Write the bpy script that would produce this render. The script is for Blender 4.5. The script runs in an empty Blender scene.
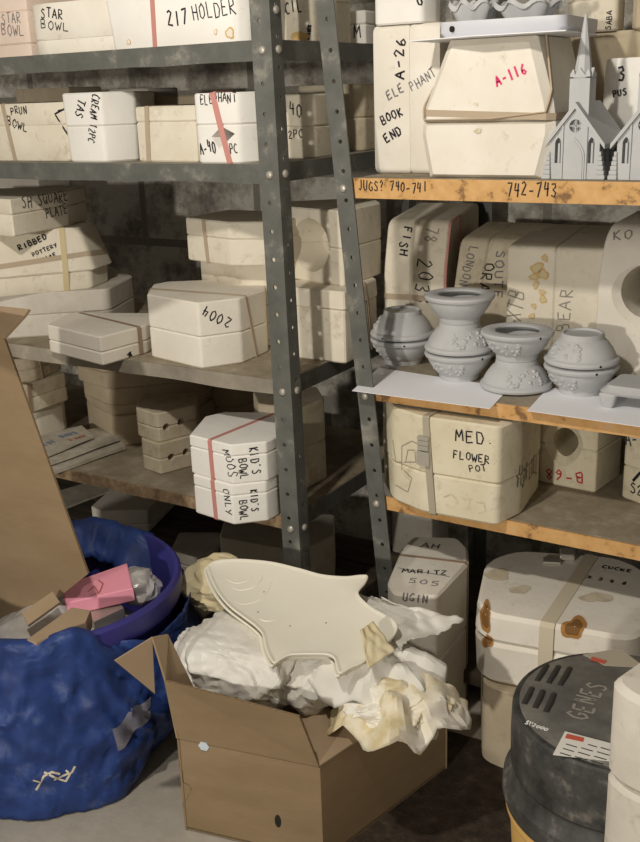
import bpy, bmesh, math, random
from mathutils import Vector, Matrix, noise
from mathutils.bvhtree import BVHTree
SC = bpy.context.scene
COL = SC.collection
random.seed(7)

# ------------------------------------------------------------------ camera
FPX = 1019.0
PPX, PPY = 320.0, 421.0
CAM = Vector((0, 0, 1.25))
_p, _y, _r = math.radians(17.8), math.radians(32.4), math.radians(2.0)
_fh = Vector((-math.sin(_y), math.cos(_y), 0))
FW = _fh * math.cos(_p) - Vector((0, 0, 1)) * math.sin(_p)
_r0 = Vector((math.cos(_y), math.sin(_y), 0))
_u0 = _r0.cross(FW)
RT = _r0 * math.cos(_r) - _u0 * math.sin(_r)
UP = _u0 * math.cos(_r) + _r0 * math.sin(_r)
cd = bpy.data.cameras.new('camera')
cam = bpy.data.objects.new('camera', cd)
COL.objects.link(cam)
cd.sensor_fit = 'VERTICAL'
cd.sensor_height = 24.0
cd.lens = FPX / 842.0 * 24.0
cd.clip_start = 0.05
mw = Matrix((RT, UP, -FW)).transposed().to_4x4()
mw.translation = CAM
cam.matrix_world = mw
SC.camera = cam
# ------------------------------------------------------------------ light
SC.view_settings.view_transform = 'Standard'
SC.view_settings.look = 'None'
SC.view_settings.gamma = 1.0
SC.view_settings.use_curve_mapping = False
SC.view_settings.exposure = 0.0
w = bpy.data.worlds.new('basement_air')
SC.world = w
w.use_nodes = True
w.node_tree.nodes['Background'].inputs[0].default_value = (1.0, 0.90, 0.76, 1)
w.node_tree.nodes['Background'].inputs[1].default_value = 0.20


def lamp(name, loc, power, size, col):
    l = bpy.data.lights.new(name, 'POINT')
    l.energy = power
    l.shadow_soft_size = size
    l.color = col
    o = bpy.data.objects.new(name, l)
    COL.objects.link(o)
    o.location = loc
    return o


lamp('hanging_lamp', (-0.85, 0.50, 1.90), 50, 0.035, (1.0, 0.93, 0.82))
lamp('far_low_lamp', (-0.75, -2.6, 1.33), 270, 0.08, (1.0, 0.94, 0.84))  # unseen lamp across the basement, set low to reach the wall under the shelves


# ------------------------------------------------------------------ pixel -> place helpers
def ray(px, py):
    return FW * FPX + RT * (px - PPX) - UP * (py - PPY)


def at(px, py, x=None, y=None, z=None):
    d = ray(px, py)
    if z is not None:
        t = (z - CAM.z) / d.z
    elif y is not None:
        t = (y - CAM.y) / d.y
    else:
        t = (x - CAM.x) / d.x
    return CAM + d * t


def proj(P):
    d = Vector(P) - CAM
    k = d.dot(FW)
    return PPX + FPX * d.dot(RT) / k, PPY - FPX * d.dot(UP) / k


def solve_x(px, y, z):
    # a point on the line (?, y, z) seen in column px
    n = RT * FPX - FW * (px - PPX)
    return -(n.y * (y - CAM.y) + n.z * (z - CAM.z)) / n.x


def solve_z(x, y, py):
    n = UP * FPX + FW * (py - PPY)
    return CAM.z - (n.x * (x - CAM.x) + n.y * (y - CAM.y)) / n.z


# ------------------------------------------------------------------ materials
MATS = {}


def nodes(name):
    m = bpy.data.materials.new(name)
    m.use_nodes = True
    nt = m.node_tree
    return m, nt, nt.nodes['Principled BSDF']


def ramp(nt, fac, stops):
    r = nt.nodes.new('ShaderNodeValToRGB')
    while len(r.color_ramp.elements) < len(stops):
        r.color_ramp.elements.new(0.5)
    for e, (p, c) in zip(r.color_ramp.elements, stops):
        e.position = p
        e.color = (*c, 1)
    nt.links.new(fac, r.inputs[0])
    return r


def tex_coord(nt, scale=(1, 1, 1)):
    tc = nt.nodes.new('ShaderNodeTexCoord')
    oi = nt.nodes.new('ShaderNodeObjectInfo')
    mul = nt.nodes.new('ShaderNodeVectorMath')
    mul.operation = 'MULTIPLY'
    mul.inputs[1].default_value = (13.0, 7.0, 29.0)
    nt.links.new(oi.outputs['Random'], mul.inputs[0])
    add = nt.nodes.new('ShaderNodeVectorMath')
    add.operation = 'MULTIPLY_ADD'
    add.inputs[1].default_value = scale
    nt.links.new(tc.outputs['Object'], add.inputs[0])
    nt.links.new(mul.outputs[0], add.inputs[2])
    return add.outputs[0]


def noise_tex(nt, vec, scale, detail=4, rough=0.6):
    n = nt.nodes.new('ShaderNodeTexNoise')
    n.inputs['Scale'].default_value = scale
    n.inputs['Detail'].default_value = detail
    n.inputs['Roughness'].default_value = rough
    nt.links.new(vec, n.inputs['Vector'])
    return n.outputs['Fac']


def mixc(nt, fac, a, b):
    m = nt.nodes.new('ShaderNodeMix')
    m.data_type = 'RGBA'
    for i, v in ((0, fac), (6, a), (7, b)):
        if hasattr(v, 'node'):
            nt.links.new(v, m.inputs[i])
        elif i == 0:
            m.inputs[0].default_value = v
        else:
            m.inputs[i].default_value = (*v, 1)
    return m.outputs[2]


def bump(nt, bsdf, h, strength, dist=0.004):
    b = nt.nodes.new('ShaderNodeBump')
    b.inputs['Strength'].default_value = strength
    b.inputs['Distance'].default_value = dist
    nt.links.new(h, b.inputs['Height'])
    nt.links.new(b.outputs[0], bsdf.inputs['Normal'])


def mat_plaster(key, c1, c2, dirt=(0.33, 0.25, 0.15), lo=0.60, hi=0.78, scale=9.0):
    m, nt, b = nodes(key)
    v = tex_coord(nt)
    base = ramp(nt, noise_tex(nt, v, scale, 3), [(0.35, c1), (0.68, c2)]).outputs[0]
    d = ramp(nt, noise_tex(nt, v, 34, 6, 0.68), [(lo, (0, 0, 0)), (hi, (0.55, 0.55, 0.55))]).outputs[0]
    col = mixc(nt, d, base, dirt)
    nt.links.new(col, b.inputs['Base Color'])
    b.inputs['Roughness'].default_value = 0.85
    b.inputs['Specular IOR Level'].default_value = 0.2
    bump(nt, b, noise_tex(nt, v, 60, 5), 0.25, 0.003)
    MATS[key] = m
    return m


def mat_noise(key, stops, scale=8, rough=0.7, bumpv=0.2, bscale=60, metallic=0, spec=0.3, stretch=(1, 1, 1), detail=5):
    m, nt, b = nodes(key)
    v = tex_coord(nt, stretch)
    r = ramp(nt, noise_tex(nt, v, scale, detail, 0.65), stops)
    nt.links.new(r.outputs[0], b.inputs['Base Color'])
    b.inputs['Roughness'].default_value = rough
    b.inputs['Metallic'].default_value = metallic
    b.inputs['Specular IOR Level'].default_value = spec
    if bumpv:
        bump(nt, b, noise_tex(nt, v, bscale, 4), bumpv, 0.004)
    MATS[key] = m
    return m


def mat_flat(key, c, rough=0.7, spec=0.3, metallic=0.0, alpha=1.0, trans=0.0):
    m, nt, b = nodes(key)
    b.inputs['Base Color'].default_value = (*c, 1)
    b.inputs['Roughness'].default_value = rough
    b.inputs['Specular IOR Level'].default_value = spec
    b.inputs['Metallic'].default_value = metallic
    b.inputs['Alpha'].default_value = alpha
    b.inputs['Transmission Weight'].default_value = trans
    MATS[key] = m
    return m


mat_plaster('plaster_white', (0.76, 0.71, 0.62), (0.84, 0.80, 0.72), lo=0.60, hi=0.82)
mat_plaster('plaster_clean', (0.80, 0.78, 0.73), (0.86, 0.84, 0.80), lo=0.64, hi=0.88)
mat_plaster('plaster_cream', (0.70, 0.64, 0.52), (0.79, 0.735, 0.62), lo=0.56, hi=0.78)
mat_plaster('plaster_yellow', (0.66, 0.595, 0.43), (0.76, 0.70, 0.55), lo=0.54, hi=0.76)
mat_plaster('plaster_dirty', (0.60, 0.52, 0.38), (0.74, 0.67, 0.53), lo=0.50, hi=0.72)
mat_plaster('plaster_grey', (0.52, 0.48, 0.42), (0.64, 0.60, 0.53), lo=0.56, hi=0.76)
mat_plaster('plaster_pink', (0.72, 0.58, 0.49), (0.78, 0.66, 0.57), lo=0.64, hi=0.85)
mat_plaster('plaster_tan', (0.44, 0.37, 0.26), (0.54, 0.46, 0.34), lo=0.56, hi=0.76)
mat_noise('steel_grey', [(0.25, (0.080, 0.083, 0.075)), (0.58, (0.128, 0.129, 0.117)), (0.74, (0.29, 0.275, 0.235))], 18, 0.55, 0.15, spec=0.4)
mat_noise('steel_dusty', [(0.3, (0.20, 0.18, 0.145)), (0.6, (0.33, 0.295, 0.235)), (0.78, (0.52, 0.47, 0.38))], 9, 0.8, 0.2)
mat_noise('chip_board', [(0.3, (0.16, 0.105, 0.06)), (0.52, (0.29, 0.20, 0.115)), (0.72, (0.44, 0.34, 0.22))], 40, 0.85, 0.5, bscale=90)
mat_noise('board_dusty', [(0.3, (0.22, 0.18, 0.125)), (0.55, (0.33, 0.28, 0.205)), (0.75, (0.48, 0.43, 0.34))], 14, 0.9, 0.4)
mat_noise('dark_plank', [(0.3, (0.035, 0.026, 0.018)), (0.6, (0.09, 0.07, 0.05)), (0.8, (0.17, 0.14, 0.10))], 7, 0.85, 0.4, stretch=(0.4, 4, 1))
mat_noise('orange_lip', [(0.36, (0.22, 0.12, 0.05)), (0.44, (0.58, 0.33, 0.12)), (0.60, (0.66, 0.395, 0.165)), (0.74, (0.60, 0.42, 0.25))], 26, 0.55, 0.15)
mat_noise('cardboard', [(0.3, (0.235, 0.165, 0.092)), (0.7, (0.295, 0.212, 0.125))], 5, 0.85, 0.08, stretch=(1, 1, 3))
mat_noise('cardboard_inner', [(0.3, (0.32, 0.23, 0.145)), (0.7, (0.39, 0.29, 0.19))], 6, 0.85, 0.08)
mat_noise('cardboard_edge', [(0.3, (0.16, 0.10, 0.05)), (0.7, (0.36, 0.25, 0.15))], 120, 0.9, 0.3)
mat_noise('tissue_white', [(0.35, (0.68, 0.655, 0.59)), (0.65, (0.80, 0.78, 0.73))], 6, 0.8, 0.15, bscale=40)
mat_noise('tissue_stained', [(0.38, (0.82, 0.79, 0.72)), (0.50, (0.77, 0.71, 0.56)), (0.60, (0.66, 0.56, 0.34)), (0.74, (0.50, 0.39, 0.20))], 9, 0.8, 0.15, bscale=40)
mat_noise('tissue_cream', [(0.35, (0.70, 0.62, 0.42)), (0.65, (0.60, 0.50, 0.29))], 9, 0.8, 0.15, bscale=40)
mat_noise('greenware_cream', [(0.3, (0.80, 0.765, 0.65)), (0.7, (0.84, 0.81, 0.70))], 5, 0.75, 0.05)
mat_noise('grey_clay', [(0.3, (0.45, 0.455, 0.46)), (0.7, (0.53, 0.535, 0.54))], 12, 0.72, 0.12, bscale=120)
mat_noise('church_clay', [(0.3, (0.46, 0.47, 0.48)), (0.7, (0.52, 0.53, 0.535))], 12, 0.72, 0.08, bscale=120)
mat_noise('pale_plastic', [(0.3, (0.52, 0.53, 0.58)), (0.7, (0.60, 0.61, 0.65))], 6, 0.45, 0.0, spec=0.5)
mat_noise('blue_tarp', [(0.3, (0.012, 0.032, 0.135)), (0.58, (0.020, 0.052, 0.215)), (0.74, (0.09, 0.13, 0.29))], 15, 0.52, 0.0, bscale=38, spec=0.4)
_m = MATS['blue_tarp']
_nt, _b = _m.node_tree, _m.node_tree.nodes['Principled BSDF']
_v = tex_coord(_nt)
_w = _nt.nodes.new('ShaderNodeTexNoise')
_w.noise_type = 'RIDGED_MULTIFRACTAL'
_w.inputs['Scale'].default_value = 20
_w.inputs['Detail'].default_value = 6
_w.inputs['Distortion'].default_value = 1.2
_nt.links.new(_v, _w.inputs['Vector'])
bump(_nt, _b, _w.outputs['Fac'], 0.45, 0.008)
mat_noise('tub_plastic', [(0.3, (0.030, 0.028, 0.17)), (0.7, (0.045, 0.042, 0.24))], 7, 0.45, 0.05, spec=0.5)
mat_noise('black_plastic', [(0.36, (0.02, 0.02, 0.02)), (0.54, (0.055, 0.053, 0.05)), (0.72, (0.24, 0.22, 0.19))], 17, 0.55, 0.1, spec=0.4)
mat_noise('tape_clear', [(0.3, (0.14, 0.14, 0.20)), (0.7, (0.26, 0.25, 0.30))], 20, 0.2, 0.2, spec=0.6)
mat_noise('lid_dusty', [(0.3, (0.07, 0.068, 0.062)), (0.5, (0.125, 0.12, 0.108)), (0.72, (0.24, 0.225, 0.195))], 9, 0.6, 0.1)
mat_flat('lid_rib_black', (0.035, 0.034, 0.032), 0.5)
mat_flat('lid_grey', (0.27, 0.255, 0.225), 0.6)
mat_noise('bucket_orange', [(0.3, (0.60, 0.36, 0.11)), (0.7, (0.68, 0.43, 0.15))], 6, 0.5, 0.05, spec=0.4)
mat_noise('newsprint', [(0.40, (0.52, 0.48, 0.40)), (0.6, (0.42, 0.38, 0.31))], 30, 0.9, 0.05)
mat_flat('paper_white', (0.90, 0.91, 0.95), 0.8)
mat_flat('ink', (0.018, 0.016, 0.02), 0.6)
mat_flat('ink_faded', (0.20, 0.19, 0.20), 0.7)
mat_flat('ink_pencil', (0.30, 0.27, 0.23), 0.8)
mat_flat('ink_red', (0.50, 0.04, 0.05), 0.6)
mat_flat('ink_faded_red', (0.45, 0.13, 0.09), 0.7)
mat_flat('ink_pink', (0.72, 0.05, 0.17), 0.6)
mat_flat('ink_white', (0.75, 0.75, 0.72), 0.6)
mat_flat('rubber_pink', (0.56, 0.25, 0.22), 0.7)
mat_flat('rubber_tan', (0.46, 0.37, 0.27), 0.75)
mat_flat('rubber_brown', (0.33, 0.24, 0.17), 0.75)
mat_flat('tape_yellow', (0.62, 0.52, 0.31), 0.7)
mat_flat('strap_grey', (0.40, 0.36, 0.28), 0.6)
mat_flat('strap_cream', (0.62, 0.55, 0.42), 0.8)
mat_flat('rust', (0.40, 0.20, 0.06), 0.85)
mat_flat('rust_dark', (0.20, 0.10, 0.03), 0.85)
mat_flat('rust_pale', (0.62, 0.42, 0.17), 0.85)
mat_flat('bolt_metal', (0.55, 0.52, 0.46), 0.4, 0.5, 0.6)
mat_flat('dark_hole', (0.02, 0.018, 0.015), 0.9)
mat_flat('pink_paper', (0.90, 0.36, 0.47), 0.75)
mat_flat('label_white', (0.70, 0.68, 0.64), 0.6)
mat_flat('label_red', (0.50, 0.10, 0.06), 0.6)
mat_flat('blue_sticker', (0.58, 0.66, 0.74), 0.6)
mat_flat('newsprint_blue', (0.16, 0.22, 0.36), 0.9)
mat_flat('newsprint_red', (0.42, 0.13, 0.09), 0.9)
mat_flat('clear_film', (0.62, 0.60, 0.58), 0.2, 0.6, 0, 0.45)
mat_noise('wrap_film', [(0.3, (0.40, 0.38, 0.36)), (0.7, (0.62, 0.60, 0.58))], 14, 0.25, 0.3, spec=0.6)


# ------------------------------------------------------------------ object helpers
def setp(o, label=None, cat=None, group=None, kind=None):
    if label:
        o['label'] = label
    if cat:
        o['category'] = cat
    if group:
        o['group'] = group
    if kind:
        o['kind'] = kind


def thing(name, label, cat, loc, group=None, rz=0):
    o = bpy.data.objects.new(name, None)
    o.empty_display_size = 0.05
    COL.objects.link(o)
    o.location = loc
    o.rotation_euler = (0, 0, rz)
    setp(o, label, cat, group)
    return o


def new_obj(name, bm, mat, parent=None, smooth=35, off=(0, 0, 0)):
    if off != (0, 0, 0):
        bmesh.ops.translate(bm, verts=bm.verts, vec=Vector(off))
    bmesh.ops.recalc_face_normals(bm, faces=bm.faces)
    me = bpy.data.meshes.new(name)
    bm.to_mesh(me)
    bm.free()
    if smooth is not None:
        for p in me.polygons:
            p.use_smooth = True
        me.set_sharp_from_angle(angle=math.radians(smooth))
    o = bpy.data.objects.new(name, me)
    COL.objects.link(o)
    for m in (mat if isinstance(mat, (list, tuple)) else [mat]):
        me.materials.append(MATS[m])
    if parent:
        o.parent = parent
    return o


def root_of(o):
    while o.parent:
        o = o.parent
    return o


def part(t, name, bm, mat, parent=None, smooth=35, label=None, world=True, kind=None):
    """bm in world coordinates (world=True) or in the thing's own frame"""
    loc = tuple(-v for v in root_of(t).location) if world else (0, 0, 0)
    o = new_obj(name, bm, mat, parent or t, smooth, loc)
    setp(o, label, None, None, kind)
    return o


def boolean(o, cutter_bm, world=True):
    t = root_of(o)
    loc = tuple(-v for v in t.location) if world else (0, 0, 0)
    c = new_obj('cutter', cutter_bm, 'dark_hole', None, None, loc)
    md = o.modifiers.new('b', 'BOOLEAN')
    md.object = c
    md.solver = 'EXACT'
    md.operation = 'DIFFERENCE'
    pl = o.parent
    o.parent = None
    bpy.context.view_layer.update()
    dg = bpy.context.evaluated_depsgraph_get()
    me = bpy.data.meshes.new_from_object(o.evaluated_get(dg))
    o.modifiers.remove(md)
    old = o.data
    o.data = me
    o.parent = pl
    for p in me.polygons:
        p.use_smooth = True
        p.material_index = 0
    while len(me.materials) > 1:
        me.materials.pop()
    me.set_sharp_from_angle(angle=math.radians(30))
    bpy.data.objects.remove(c)
    bpy.data.meshes.remove(old)


def ring_loft(bm, rings, cap0=True, cap1=True, close=True):
    vs = [[bm.verts.new(p) for p in r] for r in rings]
    n = len(rings[0])
    for a, b in zip(vs[:-1], vs[1:]):
        for i in range(n if close else n - 1):
            j = (i + 1) % n
            bm.faces.new((a[i], a[j], b[j], b[i]))
    if cap0:
        bm.faces.new(vs[0][::-1])
    if cap1:
        bm.faces.new(vs[-1])
    return vs


def round_poly(pts, r, seg=3):
    out = []
    n = len(pts)
    for i in range(n):
        p, a, b = Vector(pts[i]), Vector(pts[i - 1]), Vector(pts[(i + 1) % n])
        da, db = a - p, b - p
        ri = min(r, da.length * 0.45, db.length * 0.45)
        if ri < 1e-5:
            out.append(p)
            continue
        s, e = p + da.normalized() * ri, p + db.normalized() * ri
        for k in range(seg + 1):
            t = k / seg
            out.append(s * (1 - t) ** 2 + p * 2 * t * (1 - t) + e * t * t)
    return out


def inset(pts, d):
    c = sum((Vector(p) for p in pts), Vector((0, 0))) / len(pts)
    out = []
    for p in pts:
        v = Vector(p) - c
        l = v.length
        out.append(c + v * max(0.05, (l - d) / l))
    return out


def scale_poly(pts, s):
    c = sum((Vector(p) for p in pts), Vector((0, 0))) / len(pts)
    return [c + (Vector(p) - c) * s for p in pts]


def prism(bm, poly, z0, z1, bev=0.003, s0=1.0, s1=1.0, fmap=None):
    """rounded prism: 2-D outline, extruded z0..z1, slightly bevelled rims, optional taper"""
    p0, p1 = scale_poly(poly, s0), scale_poly(poly, s1)
    rings = []
    for pl, z in ((inset(p0, bev), z0), (p0, z0 + bev), (p1, z1 - bev), (inset(p1, bev), z1)):
        rings.append([Vector((p[0], p[1], z)) for p in pl])
    if fmap:
        rings = [[fmap(p) for p in r] for r in rings]
    ring_loft(bm, rings)


def box(bm, p, s, rz=0.0, bev=0.0):
    hx, hy = s[0] / 2, s[1] / 2
    c, sn = math.cos(rz), math.sin(rz)
    poly = [(p[0] + c * x - sn * y, p[1] + sn * x + c * y) for x, y in ((-hx, -hy), (hx, -hy), (hx, hy), (-hx, hy))]
    if bev > 0:
        prism(bm, round_poly(poly, bev), p[2], p[2] + s[2], bev)
    else:
        ring_loft(bm, [[Vector((*q, p[2])) for q in poly], [Vector((*q, p[2] + s[2])) for q in poly]])


def tube(bm, path, r, seg=8, closed=False):
    pts = [Vector(p) for p in path]
    n = len(pts)
    rings = []
    up = None
    for i, p in enumerate(pts):
        a = pts[i - 1] if (i or closed) else p
        b = pts[(i + 1) % n] if (i < n - 1 or closed) else p
        d = (b - a).normalized()
        if up is None:
            up = Vector((0, 0, 1)) if abs(d.z) < 0.9 else Vector((1, 0, 0))
        s = d.cross(up).normalized()
        up = s.cross(d).normalized()
        rr = r[i] if isinstance(r, (list, tuple)) else r
        rings.append([p + (s * math.cos(2 * math.pi * k / seg) + up * math.sin(2 * math.pi * k / seg)) * rr for k in range(seg)])
    if closed:
        rings.append(rings[0])
        ring_loft(bm, rings, False, False)
        bmesh.ops.remove_doubles(bm, verts=bm.verts, dist=1e-6)
    else:
        ring_loft(bm, rings)


def lathe(bm, prof, c=(0, 0, 0), seg=40, squash=1.0):
    rings = []
    for r, z in prof:
        rings.append([Vector((c[0] + max(r, 1e-4) * math.cos(2 * math.pi * k / seg), c[1] + squash * max(r, 1e-4) * math.sin(2 * math.pi * k / seg), c[2] + z)) for k in range(seg)])
    ring_loft(bm, rings)


# ------------------------------------------------------------------ surfaces to write on
def bvh(t):
    vs, ps = [], []

    def rec(o, m):
        m = m @ o.matrix_basis
        if o.type == 'MESH' and not o.name.startswith(('handwriting', 'rubber_band', 'stain', 'strap', 'lettering')):
            b = len(vs)
            vs.extend(m @ v.co for v in o.data.vertices)
            ps.extend([b + i for i in p.vertices] for p in o.data.polygons)
        for c in o.children:
            rec(c, m)
    rec(t, Matrix.Identity(4))
    return BVHTree.FromPolygons(vs, ps)


def hit(tree, px, py):
    d = ray(px, py).normalized()
    p, n, i, dist = tree.ray_cast(CAM, d)
    if p is None:
        p, n, i, dist = tree.find_nearest(CAM + d * 1.9)
    if n.dot(d) > 0:
        n = -n
    return p, n


F = {  # single-stroke capitals for the hand lettering
    'A': [[(0, 0), (.45, 1), (.9, 0)], [(.15, .38), (.75, .38)]], 'B': [[(.05, 0), (.05, 1), (.6, .95), (.65, .6), (.1, .52), (.75, .45), (.75, .08), (.05, 0)]],
    'C': [[(.8, .85), (.5, 1), (.1, .7), (.08, .3), (.4, 0), (.8, .12)]], 'D': [[(.1, 0), (.1, 1), (.6, .9), (.85, .5), (.6, .08), (.05, 0)]],
    'E': [[(.8, 1), (.1, .95), (.08, 0), (.8, .02)], [(.08, .5), (.65, .52)]], 'F': [[(.8, 1), (.1, .97), (.08, 0)], [(.08, .52), (.65, .54)]],
    'G': [[(.8, .85), (.45, 1), (.1, .65), (.1, .25), (.45, 0), (.8, .2), (.8, .45), (.5, .45)]], 'H': [[(.1, 0), (.1, 1)], [(.8, 0), (.8, 1)], [(.1, .5), (.8, .52)]],
    'I': [[(.4, 0), (.45, 1)]], 'J': [[(.6, 1), (.62, .2), (.35, 0), (.1, .2)]], 'K': [[(.1, 0), (.1, 1)], [(.75, 1), (.12, .45), (.8, 0)]],
    'L': [[(.1, 1), (.1, .02), (.8, 0)]], 'M': [[(.02, 0), (.12, 1), (.45, .35), (.8, 1), (.92, 0)]], 'N': [[(.1, 0), (.1, 1), (.8, 0), (.82, 1)]],
    'O': [[(.45, 1), (.1, .75), (.08, .25), (.45, 0), (.82, .25), (.82, .75), (.45, 1)]], 'P': [[(.1, 0), (.1, 1), (.7, .95), (.75, .55), (.12, .45)]],
    'Q': [[(.45, 1), (.1, .75), (.08, .25), (.45, 0), (.82, .25), (.82, .75), (.45, 1)], [(.5, .3), (.95, -.08)]], 'R': [[(.1, 0), (.1, 1), (.7, .95), (.72, .58), (.12, .5), (.82, 0)]],
    'S': [[(.8, .85), (.4, 1), (.12, .75), (.7, .4), (.7, .1), (.35, 0), (.05, .15)]], 'T': [[(0, 1), (.9, 1)], [(.45, 1), (.45, 0)]],
    'U': [[(.1, 1), (.1, .2), (.42, 0), (.78, .2), (.8, 1)]], 'V': [[(.05, 1), (.42, 0), (.85, 1)]], 'W': [[(0, 1), (.22, 0), (.47, .7), (.7, 0), (.95, 1)]],
    'X': [[(.05, 1), (.85, 0)], [(.85, 1), (.05, 0)]], 'Y': [[(.05, 1), (.42, .5)], [(.85, 1), (.3, 0)]], 'Z': [[(.1, 1), (.82, .97), (.08, .02), (.85, 0)]],
    '0': [[(.45, 1), (.12, .72), (.12, .25), (.45, 0), (.78, .25), (.78, .75), (.45, 1)]], '1': [[(.4, 1), (.42, 0)]],
    '2': [[(.1, .78), (.4, 1), (.75, .75), (.1, .03), (.85, 0)]], '3': [[(.1, .9), (.6, 1), (.7, .72), (.35, .55), (.75, .35), (.6, .03), (.1, .08)]],
    '4': [[(.25, 1), (.1, .48), (.8, .5)], [(.65, .95), (.6, 0)]], '5': [[(.8, 1), (.2, 1), (.15, .58), (.65, .55), (.75, .2), (.4, 0), (.08, .1)]],
    '6': [[(.65, 1), (.2, .6), (.12, .2), (.45, 0), (.75, .22), (.5, .48), (.15, .3)]], '7': [[(.05, 1), (.8, 1), (.35, 0)]],
    '8': [[(.45, .52), (.15, .75), (.45, 1), (.72, .75), (.12, .25), (.45, 0), (.78, .25), (.45, .52)]], '9': [[(.75, .75), (.45, 1), (.15, .72), (.45, .5), (.75, .75), (.6, 0)]],
    '-': [[(.1, .48), (.75, .5)]], '?': [[(.1, .8), (.4, 1), (.7, .75), (.4, .45), (.4, .25)], [(.4, .05), (.42, 0)]], '.': [[(.3, .06), (.4, 0)]], "'": [[(.4, 1), (.35, .75)]],
    '~': [[(.0, .4), (.2, .6), (.5, .35), (.8, .6), (1, .45)]], ' ': [],
    'i': [[(.4, 0), (.42, .6)], [(.42, .85), (.44, .9)]], 'd': [[(.75, 1), (.72, 0), (.3, .02), (.1, .3), (.35, .55), (.72, .4)]], 's': [[(.7, .5), (.35, .62), (.2, .45), (.6, .2), (.4, 0), (.1, .08)]],
}


def ribbon(bm, pts, nrm, wid, off):
    n = len(pts)
    L, R = [], []
    for i in range(n):
        d = pts[min(i + 1, n - 1)] - pts[max(i - 1, 0)]
        if d.length < 1e-7:
            d = Vector((1, 0, 0))
        s = nrm[i].cross(d.normalized())
        s = s.normalized() * wid / 2 if s.length > 1e-6 else Vector((0, 0, wid / 2))
        L.append(bm.verts.new(pts[i] + nrm[i] * off + s))
        R.append(bm.verts.new(pts[i] + nrm[i] * off - s))
    for i in range(n - 1):
        bm.faces.new((L[i], L[i + 1], R[i + 1], R[i]))


def conform(tree, p, n, reach=0.03):
    h, hn, i, d = tree.ray_cast(p + n * reach, -n, reach * 2.2)
    if h is None:
        h, hn, i, d = tree.find_nearest(p)
    if hn.dot(n) < 0:
        hn = -hn
    return h, hn


def draw(t, strokes, o, u, v, n, tree, thick, mat, name='handwriting', parent=None, off=0.0007, label=None):
    bm = bmesh.new()
    for s in strokes:
        P, N = [], []
        for a, b in zip(s[:-1], s[1:]):
            A, B = o + u * a[0] + v * a[1], o + u * b[0] + v * b[1]
            k = max(1, int((B - A).length / 0.004))
            for j in range(k + (1 if b is s[-1] else 0)):
                h, hn = conform(tree, A.lerp(B, j / k), n)
                P.append(h)
                N.append(hn)
        if len(P) > 1:
            ribbon(bm, P, N, thick, off)
    return part(t, name, bm, mat, parent, None, label)


def ink(t, text, p0, p1, mat='ink', h=None, thick=0.0026, jit=0.06, tree=None, name='handwriting', parent=None):
    """write text from pixel p0 to pixel p1 along the surface of thing t; h = letter height / advance"""
    tree = tree or bvh(t)
    o, n = hit(tree, *p0)
    e, n2 = hit(tree, *p1)
    ns_ = [hit(tree, p0[0] + (p1[0] - p0[0]) * k / 8, p0[1] + (p1[1] - p0[1]) * k / 8)[1] for k in range(9)]
    mean = sum(ns_, Vector()).normalized()
    n = max(ns_, key=lambda q_: sum(q_.dot(w_) for w_ in ns_))
    u = e - o
    u = u - n * u.dot(n)
    adv = u.length / max(1, len(text))
    u.normalize()
    v = n.cross(u).normalized()
    hh = adv * (h or 1.35)
    rnd = random.Random(sum(map(ord, text)))
    st = []
    for i, ch in enumerate(text):
        dx, dy = rnd.uniform(-.06, .06), rnd.uniform(-.12, .12)
        for s in F.get(ch, F.get(ch.upper(), [])):
            st.append([((i + .08 + .84 * (x + dx * 1 + rnd.uniform(-jit, jit) * .5)) * adv, (y + dy + rnd.uniform(-jit, jit)) * hh) for x, y in s])
    return draw(t, st, o, u, v, n, tree, thick, mat, name, parent)


def scribble(t, strokes, mat='ink', thick=0.0025, tree=None, name='handwriting', parent=None):
    """strokes given as pixel polylines on the surface"""
    tree = tree or bvh(t)
    bm = bmesh.new()
    for s in strokes:
        P, N = [], []
        for a, b in zip(s[:-1], s[1:]):
            k = max(1, int(math.hypot(b[0] - a[0], b[1] - a[1]) / 2))
            for j in range(k + (1 if b is s[-1] else 0)):
                h, n = hit(tree, a[0] + (b[0] - a[0]) * j / k, a[1] + (b[1] - a[1]) * j / k)
                P.append(h)
                N.append(n)
        ribbon(bm, P, N, thick, 0.0007)
    return part(t, name, bm, mat, parent, None)


def stain(t, spots, mats, tree=None):
    """irregular stains: (px, py, rx, ry) in pixels laid on the surface, each its own part"""
    tree = tree or bvh(t)
    rnd = random.Random(len(spots) + 3)
    for (px, py, rx, ry) in spots:
        bm = bmesh.new()
        ph = [rnd.uniform(0, 6) for _ in range(3)]
        c, n = hit(tree, px, py)
        cv = bm.verts.new(c + n * .0013)
        prev = None
        for lay, k in enumerate((0.25, 0.5, 0.7, 0.85, 1.0)):
            vs = []
            for i in range(20):
                a = 2 * math.pi * i / 20
                q = k * (1 + .16 * math.sin(2 * a + ph[0]) + .12 * math.sin(3 * a + ph[1]) + .08 * math.sin(5 * a + ph[2]))
                p, n = hit(tree, px + rx * q * math.cos(a), py + ry * q * math.sin(a))
                vs.append(bm.verts.new(p + n * .0013))
            for i in range(20):
                j = (i + 1) % 20
                f = bm.faces.new((vs[i], vs[j], cv) if prev is None else (vs[i], vs[j], prev[j], prev[i]))
                f.material_index = 1 if lay < 3 else 0
            prev = vs
        part(t, 'stain', bm, mats, None, None)


def hull2(pts):
    pts = sorted(set((round(a, 6), round(b, 6)) for a, b in pts))

    def half(ps):
        h = []
        for p in ps:
            while len(h) >= 2 and (h[-1][0] - h[-2][0]) * (p[1] - h[-2][1]) - (h[-1][1] - h[-2][1]) * (p[0] - h[-2][0]) <= 0:
                h.pop()
            h.append(p)
        return h
    a, b = half(pts), half(pts[::-1])
    return a[:-1] + b[:-1]


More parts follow.
